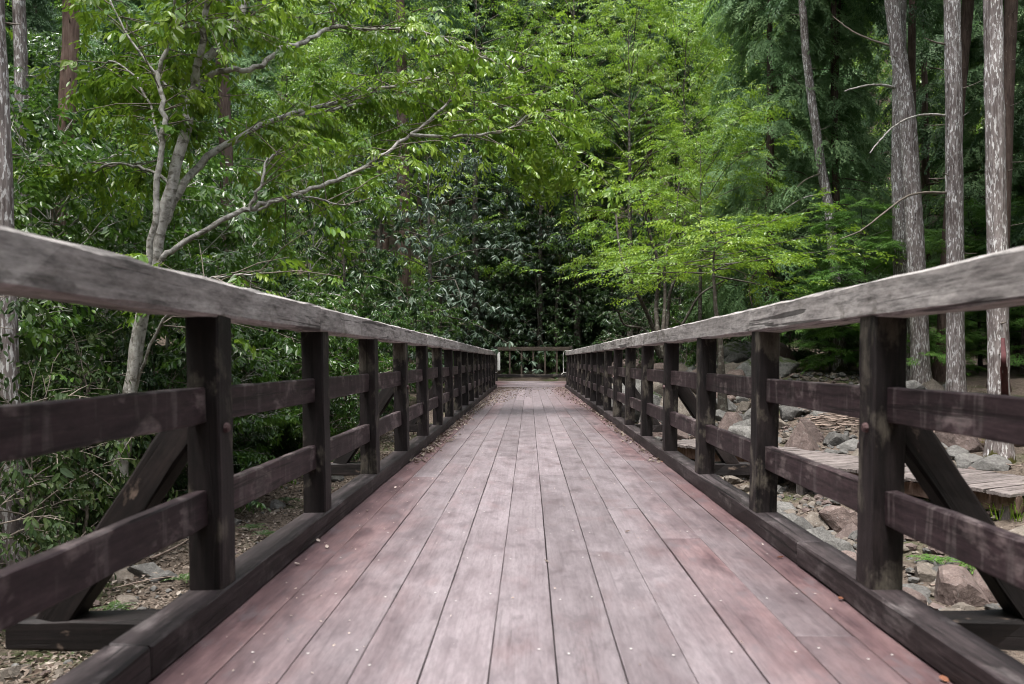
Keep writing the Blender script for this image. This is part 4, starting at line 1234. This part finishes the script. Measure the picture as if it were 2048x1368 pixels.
# ------------------------------------------------------------------ the woods go on behind and beside the viewpoint
def surroundings():
    rng = np.random.default_rng(63)
    lab = {'con2': ('conifer_tree', 'dark conifer'), 'con1': ('conifer_tree', 'green conifer'), 'far1': ('broadleaf_tree', 'bright broadleaf tree'), 'far2': ('broadleaf_tree', 'deep green broadleaf tree')}
    for y in np.arange(-34, 20, 4.2):
        for x in np.arange(-30, 31, 4.2):
            xx, yy = x + rng.normal(0, 0.8), y + rng.normal(0, 0.8)
            if yy > -7 and abs(xx) < 7.2: continue
            if yy <= -7 and abs(xx) < 2.6: continue
            if yy > 0 and abs(xx - CAMX) < 0.74 * yy + 3.4: continue
            k = ('con2', 'con1', 'far1', 'far2')[int(rng.integers(4))]
            where = 'behind the near end of the footbridge' if yy < -7 else ('along the near left bank' if xx < 0 else 'along the near right bank')
            plant(A[k], lab[k][0], lab[k][1] + ' in the woods ' + where, 'tree', xx, yy, rng.uniform(0.85, 1.1), rng.uniform(0, 6), 'woods ' + where)
surroundings()

# ------------------------------------------------------------------ rocks
def ico(sub):
    import bmesh
    bm = bmesh.new()
    bmesh.ops.create_icosphere(bm, subdivisions=sub, radius=1.0)
    V = np.array([v.co[:] for v in bm.verts]); F = np.array([[v.index for v in f.verts] for f in bm.faces])
    bm.free()
    return V, F
ICO = {k: ico(k) for k in (1, 2, 4)}

def rock(seed, sub=4, planes=11, sx=(1, 0.8, 0.6), tall=None):
    rng = np.random.default_rng(seed)
    D, F = ICO[sub]
    N = rng.normal(0, 1, (planes, 3)); N /= np.linalg.norm(N, axis=1)[:, None]
    h = rng.uniform(0.55, 0.95, planes)
    if tall is not None:
        N = np.array([(math.cos(a) * 0.83, math.sin(a) * 0.83, 0.56) for a in (0.3, 1.7, 2.9, 4.2, 5.4)] + [(0, 0, -1), (1, .2, -.3), (-.8, .6, -.2), (-.2, -1, -.3)])
        N /= np.linalg.norm(N, axis=1)[:, None]
        h = np.array([.50, .46, .52, .48, .5, .6, .8, .8, .75])
    dp = D @ N.T
    rad = np.where(dp > 0.05, h / np.clip(dp, 0.05, None), 9.0)
    rs = np.sort(rad, axis=1)[:, :2]
    k = 0.022
    r = np.minimum(rs[:, 0], 1.15) - k * np.exp(-(rs[:, 1] - rs[:, 0]) / k) * 0.5
    if sub > 2:
        ph = rng.uniform(0, 6, 9)
        r = r + 0.018 * np.sin(D[:, 0] * 9 + ph[0]) * np.sin(D[:, 1] * 8 + ph[1]) * np.sin(D[:, 2] * 9 + ph[2]) + rng.normal(0, 0.0035, len(r))
    V = D * r[:, None] * np.array(sx)
    return V, F

RM = ['rock_grey', 'rock_red', 'rock_tan', 'rock_dark']
ROCKS = {}
for i, m in enumerate(RM):
    for v in range(3):
        V, F = rock(10 * i + v, 4, 9 + v * 2, (1, 0.78 + 0.07 * v, 0.62 + 0.08 * v))
        me = mesh('boulder', V, F, M[m], False)
        ROCKS[m, v] = me
pyr = mesh('boulder', *rock(99, 4, 9, (1.05, 0.9, 1.35), tall=1), M['rock_red'], False)

placed = []
def boulder(x, y, s, m, v, label, group=None, rz=0.0, me=None, sink=0.55, tilt=0.3, rng=np.random.default_rng(3)):
    z = float(G(x, y))
    o = ob('boulder', me or ROCKS[m, v], None, (x, y, z + s * 0.6 * (1 - sink) - 0.05), (rng.normal(0, tilt), rng.normal(0, tilt), rz), (s, s, s))
    tag(o, label, 'boulder', group)
    placed.append((x, y, s))

def px_boulder(px, Z, s, m, v, label, group=None, rz=0.0, **k):
    x, y = at_ground(px, Z)
    boulder(x, y, s, m, v, label, group, rz, **k)

def build_rocks():
    rng = np.random.default_rng(31)
    px_boulder(1602, 14.6, 0.40, 'rock_red', 0, 'reddish pyramid-shaped boulder standing behind the low boardwalk', rz=0.4, me=pyr, sink=0.25, tilt=0.05)
    px_boulder(1668, 14.8, 0.27, 'rock_grey', 1, 'rounded grey boulder right of the reddish pyramid boulder', rz=0.7)
    px_boulder(1702, 14.5, 0.25, 'rock_grey', 2, 'small angular pale boulder at the edge of the twig heap', rz=2.0)
    px_boulder(1690, 10.4, 0.36, 'rock_red', 1, 'flat-topped reddish boulder in front of the boardwalk', rz=0.2, tilt=0.1)
    px_boulder(1680, 8.6, 0.27, 'rock_grey', 0, 'rounded speckled grey stone close to the near right post', rz=1.0)
    px_boulder(1625, 9.6, 0.34, 'rock_grey', 2, 'long sharp-ridged grey stone below the right kerb', rz=2.1)
    px_boulder(1470, 20.5, 0.62, 'rock_red', 2, 'large reddish boulder in the heap beyond the right posts', rz=0.9)
    px_boulder(1478, 15.8, 0.42, 'rock_grey', 1, 'grey domed boulder with weeds at its side by the right posts', rz=0.3)
    px_boulder(1440, 24.0, 0.75, 'rock_dark', 0, 'big dark boulder at the top of the heap under the layered tree', rz=1.3)
    px_boulder(1500, 23.0, 0.5, 'rock_tan', 0, 'tan boulder with a pale broken face in the heap', rz=2.3)
    px_boulder(1880, 7.7, 0.17, 'rock_tan', 1, 'smooth tan stone beside the ferns near the right brace', rz=0.4)
    px_boulder(1850, 8.1, 0.17, 'rock_tan', 2, 'oval tan stone next to the smooth tan stone near the right brace', rz=1.9)
    px_boulder(1905, 7.9, 0.19, 'rock_grey', 0, 'round grey stone behind the smooth tan stone near the right brace', rz=2.9)
    px_boulder(1830, 7.5, 0.16, 'rock_grey', 1, 'white-streaked stone against the near right post', rz=2.2)
    px_boulder(300, 8.6, 0.22, 'rock_grey', 2, 'angular grey rock in the leaf litter below the left outrigger', rz=0.6)
    px_boulder(255, 9.0, 0.24, 'rock_red', 0, 'flat brown rock in the leaf litter below the left outrigger', rz=1.6, sink=0.6)
    # the rest of the bed: boulders on the right bank and up the gully
    gl = {'rock_grey': ('grey boulder lying among the stones of the dry stream bed', 'grey boulders of the stream bed'),
          'rock_red': ('reddish boulder lying among the stones of the dry stream bed', 'reddish boulders of the stream bed'),
          'rock_tan': ('tan boulder lying among the stones of the dry stream bed', 'tan boulders of the stream bed'),
          'rock_dark': ('dark mossy boulder in the shaded boulder heap', 'dark boulders of the heap')}
    n, tries = 0, 0
    while n < 290 and tries < 16000:
        tries += 1
        u = rng.random()
        if u < 0.55:
            y = rng.uniform(7.0, 19); x = rng.uniform(1.9, 1.9 + 0.42 * y)
            s = (abs(rng.normal(0.13, 0.09)) + 0.07) if y < 12.5 else abs(rng.normal(0.22, 0.13)) + 0.08
        elif u < 0.92:
            y = rng.uniform(18, 29); x = rng.uniform(2.3, 0.30 * y)
            s = abs(rng.normal(0.45, 0.2)) + 0.16
        else:
            y = rng.uniform(5, 16); x = rng.uniform(-5.5, -1.6); s = abs(rng.normal(0.10, 0.05)) + 0.06
        # keep the boardwalk clear
        t = np.dot([x - 5.9, y - 9.6], [-3.2, 6.0]) / (3.2 ** 2 + 36)
        off = np.cross([-3.2, 6.0], [x - 5.9, y - 9.6]) / 6.8
        if -0.1 < t < 1.05 and abs(off) < 1.25: continue
        if any((x - a) ** 2 + (y - b) ** 2 < (0.5 * (s + c)) ** 2 for a, b, c in placed): continue
        m = 'rock_dark' if (y > 20 and rng.random() < 0.6) else ('rock_grey', 'rock_grey', 'rock_red', 'rock_tan')[int(rng.integers(4))]
        if u >= 0.92: l, g = 'small stone half sunk in the leaf litter left of the bridge', 'stones left of the bridge'
        else: l, g = gl[m]
        boulder(x, y, s * 0.9, m, int(rng.integers(3)), l, g, rng.uniform(0, 6))
        n += 1
    # gravel between them
    parts = {m: [] for m in RM[:3]}
    tem = {m: [rock(200 + i, 2, 8, (1, 0.8, 0.6)) for i in range(4)] for m in RM[:3]}
    for i in range(5200):
        if rng.random() < 0.8:
            y = rng.uniform(5.5, 22); x = rng.uniform(1.4, 1.8 + 0.40 * y)
            s = 0.02 + abs(rng.normal(0, 0.042))
        else:
            y = rng.uniform(5, 18); x = rng.uniform(-6, -1.3); s = 0.015 + abs(rng.normal(0, 0.022))
        m = RM[int(rng.choice(3, p=(0.5, 0.2, 0.3)))]
        V, F = tem[m][int(rng.integers(4))]
        a = rng.uniform(0, 6.28); c_, s_ = math.cos(a), math.sin(a)
        Rm = np.array([(c_, -s_, 0), (s_, c_, 0), (0, 0, 1)])
        parts[m].append(((V * s) @ Rm.T + np.array([x, y, float(G(x, y)) + s * 0.25]), F))
    for m, l in zip(RM[:3], ('grey', 'reddish', 'tan')):
        V, F = join(parts[m])
        o = ob('gravel', mesh('gravel', V, F, M[m], False))
        tag(o, l + ' gravel and cobbles filling the dry stream bed', 'gravel', kind='stuff')
build_rocks()

# ------------------------------------------------------------------ low boardwalk on the right bank
def build_walk():
    rng = np.random.default_rng(8)
    a, b = np.array([6.25, 9.7]), np.array([3.1, 15.6])
    d = (b - a) / np.linalg.norm(b - a)
    L = float(np.linalg.norm(b - a))
    ang = math.atan2(d[1], d[0])
    zt = -0.74
    root = tag(empty('boardwalk', (a[0], a[1], float(G(*a))), 0), 'low weathered grey boardwalk crossing the stones right of the footbridge', 'boardwalk')
    root.rotation_euler = (0, 0, ang)
    z0 = root.location.z
    pm = [mesh('plank', *beam(1.5, 0.148, 0.045, 6, 0.006, 800 + q, 0.003), M['walk']) for q in range(4)]
    n = int(L / 0.155)
    for k in range(n):
        ob('plank', pm[k % 4], root, (0.08 + 0.155 * k, rng.normal(0, 0.012), zt - z0 + rng.normal(0, 0.004) + 0.008 * math.sin(k * 0.2)), (rng.normal(0, 0.006), 0, rng.normal(0, 0.004)))
    sm = mesh('stringer', *beam(L, 0.14, 0.2, 12, 0.02, 810, 0.006), M['bark_red'])
    for y in (-0.55, 0.55):
        ob('stringer', sm, root, (L / 2, y, zt - z0 - 0.126), (0, 0, R_(90)))
    pm2 = mesh('post', *beam(0.8, 0.13, 0.13, 4, 0.01, 811, 0.004), M['walk'])
    for x in (0.15, L / 2, L - 0.2):
        for y in (-0.55, 0.55):
            ob('post', pm2, root, (x, y, zt - z0 - 0.55), (R_(90), 0, 0))
build_walk()

# ------------------------------------------------------------------ logs, stump, twigs, ferns, grass
def build_debris():
    rng = np.random.default_rng(17)
    def log(p0, p1, r0, r1, mat, name, label, cat='log'):
        P = np.linspace(p0, p1, 14) + rng.normal(0, 0.012, (14, 3))
        V, F = tube(P, np.linspace(r0, r1, 14), 12, ridge=0.05, rng=rng)
        V2 = np.vstack([V, P[0], P[-1]])
        n = len(V)
        caps = [(i, n, (i + 1) % 12) for i in range(12)] + [(n - 12 + (i + 1) % 12, n + 1, n - 12 + i) for i in range(12)]
        o = ob(name, mesh(name, V2, [F, np.array(caps)], mat, True))
        tag(o, label, cat)
        return o
    ML = bark('mossy_log_bark', (0.05, 0.034, 0.028), (0.15, 0.11, 0.09), (0.27, 0.21, 0.175), blot=(0.10, 0.088, 0.018))
    a = W(1880, 890, 13.6); b = W(1975, 905, 13.2)
    a[2] = float(G(a[0], a[1])) + 0.12; b[2] = float(G(b[0], b[1])) + 0.12
    log(a + np.array([-0.5, 0.3, 0]), b, 0.16, 0.14, ML, 'fallen_log', 'mossy brown log lying left of the red-scarred cypress')
    a = W(2022, 880, 13.2); b = W(2110, 885, 13.4)
    a[2] = float(G(a[0], a[1])) + 0.10; b[2] = float(G(b[0], b[1])) + 0.12
    log(a, b + np.array([0.8, 0.2, 0]), 0.12, 0.10, M['walk'] if False else M['deadwood'], 'fallen_log', 'bare pale log lying right of the red-scarred cypress')
    # mossy stump
    x, y = at_ground(78, 8.3)
    g = float(G(x, y))
    P = np.array([(x, y, g - 0.2 + 0.1 * k) for k in range(9)]) + rng.normal(0, 0.006, (9, 3))
    V, F = tube(P, [0.20, 0.17, 0.15, 0.14, 0.135, 0.13, 0.12, 0.10, 0.03], 12, ridge=0.06, rng=rng)
    MS = bark('mossy_stump_bark', (0.03, 0.03, 0.012), (0.075, 0.08, 0.016), (0.14, 0.135, 0.03), blot=(0.25, 0.235, 0.20))
    tag(ob('stump', mesh('stump', V, F, MS, True)), 'short mossy green stump right of the stringy-barked conifer', 'stump')
    # heap of dry twigs
    parts = []
    for k in range(230):
        px = rng.uniform(1630, 1790); Z = rng.uniform(15.2, 17.2)
        x, y = at_ground(px, Z)
        a = rng.normal(0, 0.5); ln = rng.uniform(0.3, 1.1)
        d = np.array([math.cos(a), math.sin(a) * 0.7, rng.normal(0, 0.10)])
        p = np.array([x, y, float(G(x, y)) + rng.uniform(0.02, 0.20)])
        r = rng.uniform(0.006, 0.014)
        parts.append(tube(np.array([p - d * ln / 2, p + rng.normal(0, 0.02, 3), p + d * ln / 2]), [r, r * .9, r * .5], 4))
    V, F = join(parts)
    tag(ob('twig_heap', mesh('twig_heap', V, F, M['deadwood'], True)), 'heap of dry brown twigs washed up behind the pointed reddish boulder', 'twigs', kind='stuff')
    # single sticks
    for pts, r, l in (([(300, 8.9), (360, 9.6), (420, 10.6)], 0.016, 'long bare branch lying on the leaf litter left of the bridge'),
                      ([(235, 7.9), (290, 8.1), (345, 8.2)], 0.008, 'thin straw-coloured stick by the grey rock left of the bridge'),
                      ([(480, 11.5), (500, 12.4), (540, 12.9)], 0.010, 'crooked stick on the litter below the second left post'),
                      ([(1900, 7.4), (1960, 7.6), (2030, 8.3)], 0.02, 'grey mossy driftwood stick by the ferns near the right brace'),
                      ([(1860, 7.5), (1930, 7.7), (1980, 7.5)], 0.012, 'thin driftwood stick crossing the smooth stones near the right brace'),
                      ([(1930, 12.5), (2000, 12.0), (2060, 11.6)], 0.015, 'bare stick on the ground in front of the red-scarred cypress')):
        P = []
        for px, Z in pts:
            x, y = at_ground(px, Z); P.append((x, y, float(G(x, y)) + 0.05 + rng.uniform(0, 0.05)))
        P = smooth_path(P, 5)
        V, F = tube(P, np.linspace(r, r * 0.45, len(P)), 6)
        tag(ob('stick', mesh('stick', V, F, M['deadwood'], True)), l, 'stick')
    # ferns
    def fern(x, y, s, n, label, group=None):
        cr = Crown([frond(400 + q, 0.5, 13, 0.55, 0.055, 3, 0.36) for q in range(3)], 7)
        z = float(G(x, y))
        for k in range(n):
            a = k * 2.4 + rng.normal(0, 0.2)
            cr.add((0, 0, 0.03), (math.cos(a), math.sin(a), 0.55), s * rng.uniform(0.7, 1.1), rng.normal(0.65, 0.1))
        o = ob('fern', cr.build('fern', M['leaf_hemlock' if group is None else 'leaf_dark'], 0.1), None, (x, y, z + 0.06))
        tag(o, label, 'fern', group)
    fern(*at_ground(1945, 8.1), 0.55, 8, 'bright green fern on the reddish earth near the right brace')
    fern(*at_ground(1868, 8.4), 0.45, 7, 'smaller fern between the stones near the right post')
    fern(*at_ground(1512, 16.0), 0.6, 7, 'fern at the side of the grey domed boulder')
    for px, Z in ((530, 9.8), (505, 10.6), (575, 12.4), (370, 8.2), (640, 13.2), (230, 7.2), (150, 6.3), (450, 12.2)):
        fern(*at_ground(px, Z), 0.38, 7, 'small green fern on the leaf litter left of the bridge', 'ferns on the leaf litter')
    # grass clumps
    def grass(x, y, n, h, rad, label, group=None):
        Vs, Fs = [], []
        for k in range(n):
            a = rng.uniform(0, 6.28); rr = rad * math.sqrt(rng.random())
            p = np.array([x + rr * math.cos(a), y + rr * math.sin(a), 0]); p[2] = float(G(p[0], p[1]))
            a2 = rng.uniform(0, 6.28); d = np.array([math.cos(a2), math.sin(a2), 0]); u = np.array([-d[1], d[0], 0]) * 0.006
            hh = h * rng.uniform(0.5, 1.1)
            m = p + d * hh * 0.25 + np.array([0, 0, hh * 0.7]); e = p + d * hh * 0.8 + np.array([0, 0, hh * 0.8])
            i = len(Vs)
            Vs += [p - u, p + u, m + u, m - u, e]
            Fs.append([(i, i + 1, i + 2), (i, i + 2, i + 3), (i + 3, i + 2, i + 4)])
        V = np.array(Vs)
        t = np.repeat(rng.normal(0.6, 0.18, n), 5)
        o = ob('grass', mesh('grass', V, np.array(Fs).reshape(-1, 3), M['leaf_bright'], False, {'tint': t}))
        tag(o, label, 'grass', group, kind='stuff')
    grass(*at_ground(2050, 9.7), 260, 0.28, 0.5, 'clump of long green grass at the end of the boardwalk')
    grass(*at_ground(2090, 14.5), 900, 0.16, 1.6, 'short green grass behind the red-scarred cypress')
    grass(*at_ground(1600, 23.5), 500, 0.12, 1.2, 'patch of short moss-green grass under the needled sapling')
    # leaf litter
    def litter(n, xr, yr, name, label, smin=0.02, smax=0.055, keep=None):
        LV, LF = leaf_unit('quad', 0.55, 0.2, 0.25)
        Vs, Fs, Ts = [], [], []
        for k in range(n):
            x, y = rng.uniform(*xr), rng.uniform(*yr)
            if keep and not keep(x, y): continue
            Rm = rotm(rng.uniform(0, 6.28), rng.normal(0, 0.35), rng.normal(0, 0.5))
            s = rng.uniform(smin, smax)
            Fs.append(LF + 4 * len(Vs))
            Vs.append((LV * s) @ Rm.T + np.array([x, y, float(G(x, y)) + rng.uniform(0.008, 0.03)]))
            Ts.append(np.full(4, rng.normal(0.5, 0.25)))
        o = ob(name, mesh(name, np.concatenate(Vs), np.concatenate(Fs), M['leaf_dry'], False, {'tint': np.concatenate(Ts)}))
        tag(o, label, 'leaf litter', kind='stuff')
    litter(30000, (-7.5, -1.0), (4.5, 18), 'leaf_litter', 'dry brown leaf litter covering the ground left of the bridge', 0.03, 0.085)
    litter(14000, (1.3, 11), (6, 26), 'leaf_litter', 'scattered dry leaves among the stones right of the bridge', 0.025, 0.06)
build_debris()

# ------------------------------------------------------------------ fallen leaves and petals on the deck
def deck_debris():
    rng = np.random.default_rng(41)
    LV, LF = leaf_unit('fine', 0.6, 0.35, 0.30)
    def flake(x, y, s, z=0.006):
        Rm = rotm(rng.uniform(0, 6.28), rng.normal(0, 0.25), rng.normal(0, 0.4))
        V = (LV * s) @ Rm.T
        V[:, 2] -= V[:, 2].min()
        return V + np.array([x, y, z])
    # drift of dry leaves along the left kerb near the far end
    Vs, Fs, Ts = [], [], []
    for k in range(2400):
        y = 24.5 - 18 * rng.random() ** 1.4
        w = 0.06 + 0.42 * sstep(12, 22, y)
        x = -KIN + 0.02 + abs(rng.normal(0, w))
        if rng.random() < 0.22: x = KIN - 0.02 - abs(rng.normal(0, w * 0.6))
        if abs(x) > KIN - 0.02: continue
        Fs.append(LF + 8 * len(Vs)); Vs.append(flake(x, y, rng.uniform(0.02, 0.05))); Ts.append(np.full(8, rng.normal(0.55, 0.25)))
    o = ob('leaf_drift', mesh('leaf_drift', np.concatenate(Vs), np.concatenate(Fs), M['leaf_dry'], False, {'tint': np.concatenate(Ts)}))
    tag(o, 'drift of small dry leaves along the kerbs at the far end of the deck', 'dry leaves', kind='stuff')
    # tiny pale petals all over the near deck
    Vs, Fs, Ts = [], [], []
    for k in range(420):
        y = 1.3 + rng.random() ** 1.6 * 12
        x = rng.uniform(-1, 1) * (KIN - 0.02) if rng.random() < 0.5 else -KIN + 0.02 + abs(rng.normal(0, 0.25))
        if abs(x) > KIN - 0.02: continue
        Fs.append(LF + 8 * len(Vs)); Vs.append(flake(x, y, rng.uniform(0.004, 0.011), 0.004)); Ts.append(np.full(8, rng.normal(0.5, 0.2)))
    o = ob('fallen_petals', mesh('fallen_petals', np.concatenate(Vs), np.concatenate(Fs), M['petal'], False, {'tint': np.concatenate(Ts)}))
    tag(o, 'tiny pale petals and crumbs scattered over the deck planks', 'petals', kind='stuff')
    me = {}
    for mn in ('leaf_dry', 'petal', 'leaf_orange'):
        V = flake(0, 0, 1.0, 0)
        me[mn] = mesh('fallen_leaf', V, LF, M[mn], False, {'tint': np.full(8, 0.6)})
    sp = [(1250, 1065, 0.032, 'petal', 'pale curled leaf lying alone on the worn middle planks', None),
          (888, 884, 0.12, 'petal', 'large pale dry leaf against the left kerb', None),
          (1088, 1125, 0.022, 'leaf_dry', 'small dark dry leaf on a plank seam in the middle of the deck', None)]
    for px, py in ((790, 978), (735, 1022), (640, 1085), (655, 1098), (600, 1130), (845, 918), (900, 862)):
        sp.append((px, py, 0.028, 'petal', 'small pale dry leaf lying beside the left kerb', 'pale leaves beside the left kerb'))
    for px, py in ((1580, 1118), (1684, 1203), (1893, 1360), (1300, 868), (1345, 925)):
        sp.append((px, py, 0.030, 'leaf_orange', 'orange-brown dry leaf caught along the right kerb', 'orange leaves along the right kerb'))
    for px, py, s, mn, l, g in sp:
        Z = 0.85 * FPX / (py - VY)
        x = CAMX + (px - VX) / FPX * Z
        x = min(max(x, -KIN + 0.02), KIN - 0.02)
        o = ob('fallen_leaf', me[mn], None, (x, Z, 0.004), (rng.normal(0, 0.1), rng.normal(0, 0.1), rng.uniform(0, 6)), (s, s, s))
        tag(o, l, 'leaf', g)
deck_debris()
